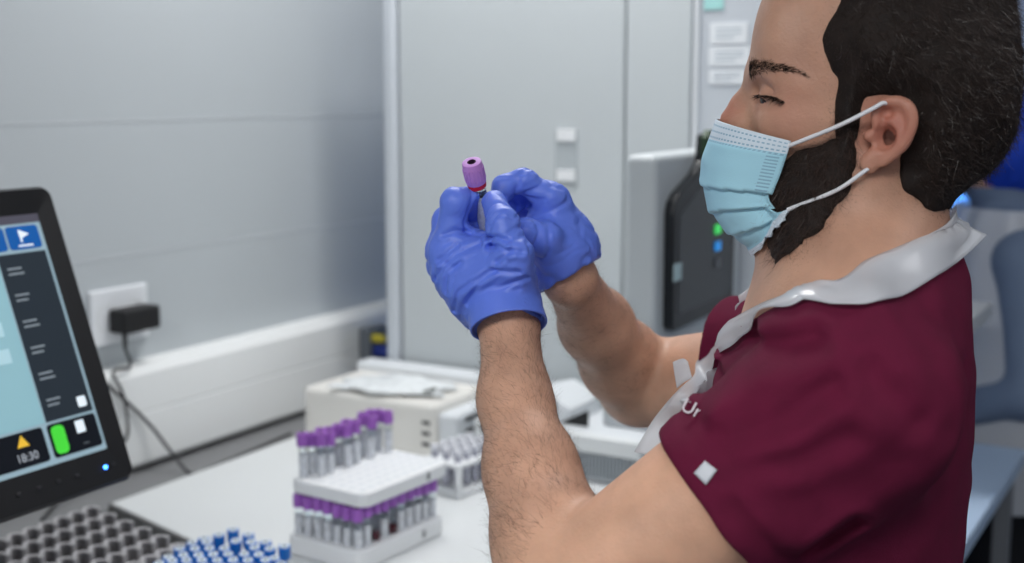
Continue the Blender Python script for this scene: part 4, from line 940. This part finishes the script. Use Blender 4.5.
# ---- plastic apron: collar, straps, bib
f_cloth = lambda P: np.minimum(f_shirt(P), f_body(P))
def ribbon(name, up, lo, nu, nv, m, wr=.0012, seed=1, solid=.0005):
    A, B = np.array(bez(up, nu)), np.array(bez(lo, nu)); k = min(len(A), len(B)); A, B = A[:k], B[:k]
    t = np.linspace(0, 1, nv + 1)[None, :, None]; G = A[:, None] * (1 - t) + B[:, None] * t
    n = np.cross(np.gradient(G, axis=0), np.gradient(G, axis=1)); n /= np.linalg.norm(n, axis=2)[:, :, None] + 1e-9
    q = G.reshape(-1, 3); G = G + n * (wr * (vnoise(q * 45, seed) + .8 * vnoise(q * 95 + 2, seed + 1))).reshape(k, nv + 1)[..., None]
    q = G.reshape(-1, 3)
    for _ in range(4):
        g, d = grad(f_cloth, q, .0006); q = q + g * np.clip(.0045 - d, 0, .014)[:, None]
    G = q.reshape(k, nv + 1, 3)
    for _ in range(9): G[1:-1] = (G[:-2] + 2 * G[1:-1] + G[2:]) / 4
    q = G.reshape(-1, 3); g, d = grad(f_cloth, q, .0006); q = q + g * np.clip(.0052 - d, 0, .014)[:, None]; G = q.reshape(k, nv + 1, 3)
    for _ in range(4): G[1:-1] = (G[:-2] + 2 * G[1:-1] + G[2:]) / 4
    G = G.reshape(-1, 3)
    F = [[i * (nv + 1) + j, (i + 1) * (nv + 1) + j, (i + 1) * (nv + 1) + j + 1, i * (nv + 1) + j + 1] for i in range(k - 1) for j in range(nv)]
    o = link(name, mesh_np(name, G.reshape(-1, 3), F), m, apron); md = o.modifiers.new('s', 'SOLIDIFY'); md.thickness = solid; md.offset = 0; return o
def hc(px, py, off): return hit(f_cloth, px, py, off=off)
e_ = HP(800, 520, 0); apron = None
bibpts = [(None)]
# bib hangs in front of the chest
xs = np.linspace(-1, 1, 33); zs = np.linspace(0, 1, 40); zt, zb = HP(690, 385, 0)[2], .62; G = []
for v in zs:
    z = zt + (zb - zt) * v
    hw = .085 + .12 * min(1, v * 2.2) ** .8
    for u in xs:
        b = u * hw; P0 = np.array([.32, b, z]); 
        for _ in range(60):
            q = f_trunk(P0[None])[0] - .012
            if q < 5e-4: break
            P0[0] -= q * .7
            if P0[0] < -.02: break
        P0[0] = max(P0[0], .02)
        G.append(P0 + np.array([.005 + .004 * sin(7 * u + 3 * v) + .018 * v, 0, 0]))
nb_ = len(xs); F = [[j * nb_ + i, j * nb_ + i + 1, (j + 1) * nb_ + i + 1, (j + 1) * nb_ + i] for j in range(len(zs) - 1) for i in range(nb_ - 1)]
apron = link('apron', mesh_np('apron', G, F), plastic, man); md = apron.modifiers.new('s', 'SOLIDIFY'); md.thickness = .0005
up = [HP(934, 206, .000), HP(929, 231, .052), hc(905, 250, .008), hc(870, 263, .008), hc(836, 284, .008), hc(800, 290, .008), hc(782, 296, .008)]
lo = [HP(986, 236, .010), HP(965, 256, .055), hc(940, 274, .010), hc(900, 297, .012), hc(862, 304, .010), hc(825, 303, .008), hc(790, 302, .006)]
ribbon('neck_band', up, lo, 14, 10, plastic, .0016, 3)
up = [hc(800, 289, .010), hc(772, 300, .008), hc(742, 318, .008), hc(716, 346, .008), hc(698, 372, .010), HP(676, 392, .085), HP(654, 418, .085), HP(634, 452, .09)]
lo = [hc(806, 300, .007), hc(782, 310, .006), hc(752, 327, .006), hc(724, 354, .006), hc(706, 380, .006), hc(693, 402, .006), HP(697, 428, .095), HP(676, 462, .10), HP(650, 490, .10)]
ribbon('neck_strap', up, lo, 12, 6, plastic, .0010, 7)
up = [HP(936, 206, .0), HP(900, 222, -.066), HP(850, 240, -.075), HP(797, 258, -.052), HP(768, 276, -.05), HP(738, 296, -.05)]
lo = [HP(986, 236, .008), HP(915, 256, -.085), HP(850, 266, -.095), HP(798, 272, -.062), HP(772, 288, -.06), HP(742, 312, -.06)]
ribbon('neck_band', up, lo, 14, 6, plastic, .001, 9)
up = [HP(673, 362, .06), HP(683, 358, .07), HP(688, 362, .075)]; lo = [HP(677, 388, .06), HP(684, 382, .07), HP(692, 378, .075)]
ribbon('strap_loop', up, lo, 8, 4, plastic, .0003, 5)

# ---- the tube he holds (its own thing)
def blood_tube_parts(root, cap_m, ring_m=None, s=1.0, fill=(70, 12, 22), low=False, label=True):
    n = 14 if low else 28
    mb = MB(); mb.lathe([(0, -.075 * s), (.0035 * s, -.0745 * s), (.0058 * s, -.071 * s), (.0062 * s, -.067 * s), (.0062 * s, -.002)], n); mb.build('glass_tube', GLASS, root)
    mb = MB(); mb.lathe([(0, -.0735 * s), (.0045 * s, -.0715 * s), (.0056 * s, -.067 * s), (.0056 * s, -.032 * s), (0, -.032 * s)], n); mb.build('blood', mat('blood_%d' % fill[0], fill, .3), root)
    if label:
        mb = MB(); mb.lathe([(.0063 * s, -.060 * s), (.0065 * s, -.060 * s), (.0065 * s, -.016 * s), (.0063 * s, -.016 * s)], n); mb.build('label_sleeve', mat('tube_label', (208, 212, 218), .5, noise=.25, nscale=260), root)
    mb = MB()
    mb.lathe([(.0060 * s, -.004 * s), (.0079 * s, -.004 * s), (.0083 * s, -.002 * s), (.0084 * s, .006 * s), (.0080 * s, .0135 * s), (.0076 * s, .0152 * s), (.0060 * s, .0155 * s), (.0034 * s, .0153 * s), (.0028 * s, .0135 * s), (.0026 * s, .009 * s), (0, .009 * s)], n)
    if not low:
        for i in range(18):
            a = 2 * pi * i / 18; mb.box((-.0006, .0081 * s, -.001), (.0006, .0087 * s, .0105 * s), 0, M=Matrix.Rotation(a, 4, 'Z'))
    mb.build('cap', cap_m, root)
    mb = MB(); mb.lathe([(0, .0092 * s), (.0026 * s, .0092 * s), (.0029 * s, .0138 * s), (.0036 * s, .0154 * s), (.0030 * s, .0157 * s), (.0022 * s, .0120 * s), (0, .0105 * s)], n); mb.build('cap_recess', mat('recess_dark', (44, 22, 48), .6), root)
GLASS = mat('clear_glass', (240, 246, 250), .05, trans=1., ior=1.2, spec=.3)
tx, bx_ = HP(472.5, 166, .030), HP(484.5, 216, .004)
ax = Vector(tx - bx_).normalized(); Mw = Matrix.Translation(Vector(MROOT)) @ Matrix.Rotation(MROT, 4, 'Z')
tube = empty('blood_tube', Mw @ (Vector(tx) - ax * .012), 0, 'lavender capped blood tube with red ring held between the blue gloved fingers', 'tube')
tube.rotation_mode = 'QUATERNION'; tube.rotation_quaternion = (Mw.to_3x3() @ Matrix((ax.orthogonal().normalized(), ax.cross(ax.orthogonal().normalized()), ax)).transposed()).to_quaternion()
blood_tube_parts(tube, mat('cap_lavender', (196, 140, 214), .45, bump=.1, bscale=500), s=1.05)
mb = MB(); mb.lathe([(.0062, -.0085), (.0078, -.0085), (.0081, -.006), (.0079, -.0042), (.006, -.0042)], 28); mb.build('red_ring', mat('ring_red', (205, 25, 50), .4), tube)
# ---- purple capped tubes standing in the two racks
capp = mat('cap_purple', (160, 100, 192), .45, bump=.1, bscale=400)
proto = {}
def purple(kind):
    t = empty('purple_capped_tube', (0, 0, 0)); f = {0: (56, 14, 26), 1: (92, 20, 36), 2: (70, 30, 40)}[kind]
    blood_tube_parts(t, capp, s=.98 if kind != 1 else .97, fill=f, low=True, label=kind != 1); return t
rq = random.Random(9); nput = 0
def put(rack, x, y, z, lab, tilt=2.0):
    global nput
    k = (0 if rack is upper else rq.choice([0, 0, 2, 1])) if nput > 2 else nput
    if k not in proto: proto[k] = o = purple(k)
    else: o = copy_tree(proto[k])
    nput += 1
    o.location = rack.location + Matrix.Rotation(PR, 3, 'Z') @ Vector((x, y, z)); o.rotation_euler = (R(rq.uniform(-tilt, tilt)), R(rq.uniform(-tilt, tilt)), rq.uniform(0, 6))
    return tag(o, lab, 'tube', 'purple capped tubes')
capz = UPZ - .0162
for i in range(7):
    for j in range(10):
        if not (i >= 5 or j <= 1): continue
        edge = 'along the long open side' if i >= 5 and j > 1 else 'along the short side nearest the blue caps'
        put(lower, -L1 / 2 + I0 + PI_ * i, -L2 / 2 + J0 + PJ * j, capz - rq.uniform(0, .003), 'purple capped blood tube in the lower rack, ' + edge, 1.0)
for i in range(2):
    for j in range(10):
        if (i, j) in ((1, 0), (1, 3), (1, 6), (1, 8), (0, 6)): continue
        put(upper, -L1 / 2 + I0 + PI_ * i, -L2 / 2 + J0 + PJ * j, .070 + rq.uniform(-.004, .004), 'purple capped tube standing up out of the upper rack, on its wall side', 2.5)
# small rack half hidden by the forearm
sr_ = empty('small_tube_rack', (-1.11, 1.76, BZ), R(-8), 'small white rack with pale tubes, half hidden by the raised forearm', 'rack')
mb = MB(); rslab(mb, .08, .12, .0004, .014, .008, .002); rslab(mb, .08, .12, .050, .058, .008, .002)
mb.build('frame', rackw, sr_)
for sx in (-.034, .034):
    for sy in (-.052, .052): mb = MB(); mb.box((sx - .004, sy - .004, .012), (sx + .004, sy + .004, .052)); mb.build('corner_pillar', rackw, sr_)
tb = None
for i in range(3):
    for j in range(5):
        if tb is None:
            tb = empty('pale_tube', (0, 0, 0)); mb = MB(); mb.lathe([(0, 0), (.005, .001), (.006, .006), (.006, .056), (0, .056)], 14); mb.build('tube', mat('tube_pale_grey', (170, 172, 186), .25), tb)
            mb = MB(); mb.lathe([(0, .0560), (.0068, .0560), (.0068, .064), (0, .0645)], 14); mb.build('cap', mat('cap_pale', (225, 226, 232), .5), tb); o = tb
        else: o = copy_tree(tb)
        o.location = sr_.location + Matrix.Rotation(R(-8), 3, 'Z') @ Vector((-.025 + .025 * i, -.044 + .022 * j, .0145)); tag(o, 'pale capped tube in the small rack beside the forearm', 'tube', 'pale tubes in the small rack')
# ================================================================== BEHIND THE MAN
tb_ = empty('work_table', (-.38, 2.2, 0), 0, 'pale work table behind the burgundy scrubs, beside the second person', 'table')
mb = MB(); wbox(mb, tb_, (-.56, 1.72, .87), (-.335, 2.55, .90), .004); mb.build('tabletop', mat('table_blue_white', (190, 212, 238), .35), tb_)
for x_ in (-.53, -.365):
    for y_ in (1.76, 2.51): mb = MB(); wbox(mb, tb_, (x_ - .015, y_ - .015, 0), (x_ + .015, y_ + .015, .87), .002); mb.build('leg', grey, tb_)
bn = empty('waste_bin', (-.36, 2.20, 0), 0, 'dark bin standing below the pale work table', 'bin')
mb = MB(); mb.lathe([(0, .001), (.10, .001), (.125, .45), (.128, .46), (.120, .46), (.098, .02), (0, .02)], 28); mb.build('bucket', dark, bn)
mb = MB(); mb.lathe([(.128, .462), (.130, .475), (.118, .480), (0, .484)], 28); mb.build('lid', dark, bn)
fz = empty('blue_lit_cabinet', (-.9, 3.5, 0), 0, 'cabinet with a blue lit glass front, far behind the man\'s back', 'cabinet')
mb = MB(); wbox(mb, fz, (-1.1, 3.4, 0), (-.35, 3.85, 1.9), .01); mb.build('housing', mat('deep_blue_white', (150, 168, 200), .5), fz)
mb = MB(); wbox(mb, fz, (-1.05, 3.385, .85), (-.48, 3.4, 1.4), .004); mb.build('lit_front', mat('blue_glow', (90, 160, 255), .3, emit=1.2), fz)
mb = MB(); wbox(mb, fz, (-1.05, 3.38, .25), (-.40, 3.4, .8), .004); mb.build('door', mat('deep_blue_white', (150, 168, 200), .5), fz)
sf = empty('wall_shelf', (-.45, 2.32, 1.17), 0, 'white shelf end showing between the man\'s back and the plastic apron', 'shelf')
mb = MB(); wbox(mb, sf, (-.56, 2.15, 1.165), (-.395, 2.45, 1.195), .003); mb.build('board', white2, sf)
mb = MB(); wbox(mb, sf, (-.56, 2.16, .90), (-.545, 2.44, 1.165), .002); mb.build('upright', white2, sf)

# ---- second person, turned away
p2 = on(1006, 200, 1, 2.85); q2 = empty('person', (p2[0], 2.85, 0), R(200), 'person in blue hair cover, clear plastic apron and black trousers, standing beside the pale table', 'person')
def m2(P):
    q = P.copy(); q[:, 1] = np.abs(q[:, 1])
    d = smin(ell(P, (.0, 0, 1.14), (.105, .155, .24)), rc(q, (-.01, .03, 1.32), (-.01, .155, 1.29), .055, .052), .06)
    d = smin(d, ell(P, (0, 0, .92), (.11, .16, .13)), .06)
    d = smin(d, rc(P, (-.01, 0, 1.34), (.01, 0, 1.44), .055, .052), .03)
    d = smin(d, smin(ell(P, (.01, 0, 1.53), (.095, .072, .11)), ell(P, (.045, 0, 1.48), (.05, .055, .07)), .03), .02)
    d = smin(d, sph(P, (.112, 0, 1.495), .012), .02)                                   # nose
    d = smin(d, ell(q, (.0, .074, 1.505), (.016, .008, .03)), .008)                    # ears
    arm = smin(rc(q, (-.01, .185, 1.275), (-.02, .225, 1.02), .048, .040), rc(q, (-.02, .225, 1.02), (.17, .17, .96), .038, .026), .02)
    h = rc(q, (.17, .17, .96), (.235, .150, .955), .026, .022)
    for k in range(4): h = smin(h, chain(q, [(.235, .168 - .013 * k, .957), (.275 - .006 * abs(k - 1), .162 - .013 * k, .952), (.300 - .008 * abs(k - 1), .158 - .012 * k, .938)], [.0095, .0085, .0075], .004), .006)
    h = smin(h, chain(q, [(.195, .145, .962), (.232, .118, .965), (.262, .112, .958)], [.012, .010, .008], .004), .008)
    d = smin(d, smin(arm, h, .015), .03)
    l = smin(rc(q, (0, .085, .86), (.005, .09, .48), .088, .058), rc(q, (.005, .09, .48), (-.01, .09, .08), .058, .040), .02)
    l = smin(l, rc(q, (-.02, .09, .045), (.12, .10, .035), .042, .030), .02)
    return smin(d, l, .04)
V, Q = surf(m2, (-.2, -.3, 0.0), (.36, .3, 1.68), .0065)
q2.scale = (.965, .965, .965); link('body', mesh_np('body', V, Q), skin, q2)
V, Q = surf(lambda P: smax(smax(m2(P) - .012 + .003 * vnoise(P * 14, 4), P[:, 2] - .93, .004), .06 - P[:, 2], .004), (-.24, -.3, .03), (.36, .3, .96), .008); link('trousers', mesh_np('trousers', V, Q), mat('black_cotton', (20, 20, 24), .8), q2)
V, Q = surf(lambda P: smax(smax(m2(P) - .016 + .003 * vnoise(P * 14, 6), np.maximum(.84 - P[:, 2], P[:, 2] - 1.43), .004), P[:, 0] - .115, .004), (-.26, -.32, .82), (.16, .32, 1.46), .008); link('tunic', mesh_np('tunic', V, Q), mat('grey_blue_tunic', (110, 126, 150), .8), q2)
ap2 = lambda P: smax(np.abs(smin(ell(P, (.0, 0, 1.12), (.158, .235, .34)), ell(P, (0, 0, .85), (.185, .235, .34)), .12) + .003 * np.sin(np.arctan2(P[:, 1], P[:, 0]) * 13 + 3 * P[:, 2]) - .003 * vnoise(P * 14, 3)) - .0040, np.maximum(.76 - P[:, 2], P[:, 2] - 1.39), .002)
V, Q = surf(ap2, (-.26, -.30, .72), (.26, .30, 1.42), .0045); link('clear_apron', mesh_np('clear_apron', V, Q), plastic, q2)
V, Q = surf(lambda P: smax(ell(P, (-.014, 0, 1.530), (.118, .104, .130)) + .004 * vnoise(P * 40, 3) + .0025 * np.sin(np.arctan2(P[:, 1], P[:, 0]) * 30) * np.clip((1.52 - P[:, 2]) / .06, 0, 1), -(P[:, 2] - 1.400 - .45 * np.maximum(P[:, 0] + .02, 0)), .006), (-.15, -.13, 1.38), (.14, .13, 1.69), .005); link('hair_cover', mesh_np('hair_cover', V, Q), mat('bouffant_blue', (20, 66, 190), .7), q2)
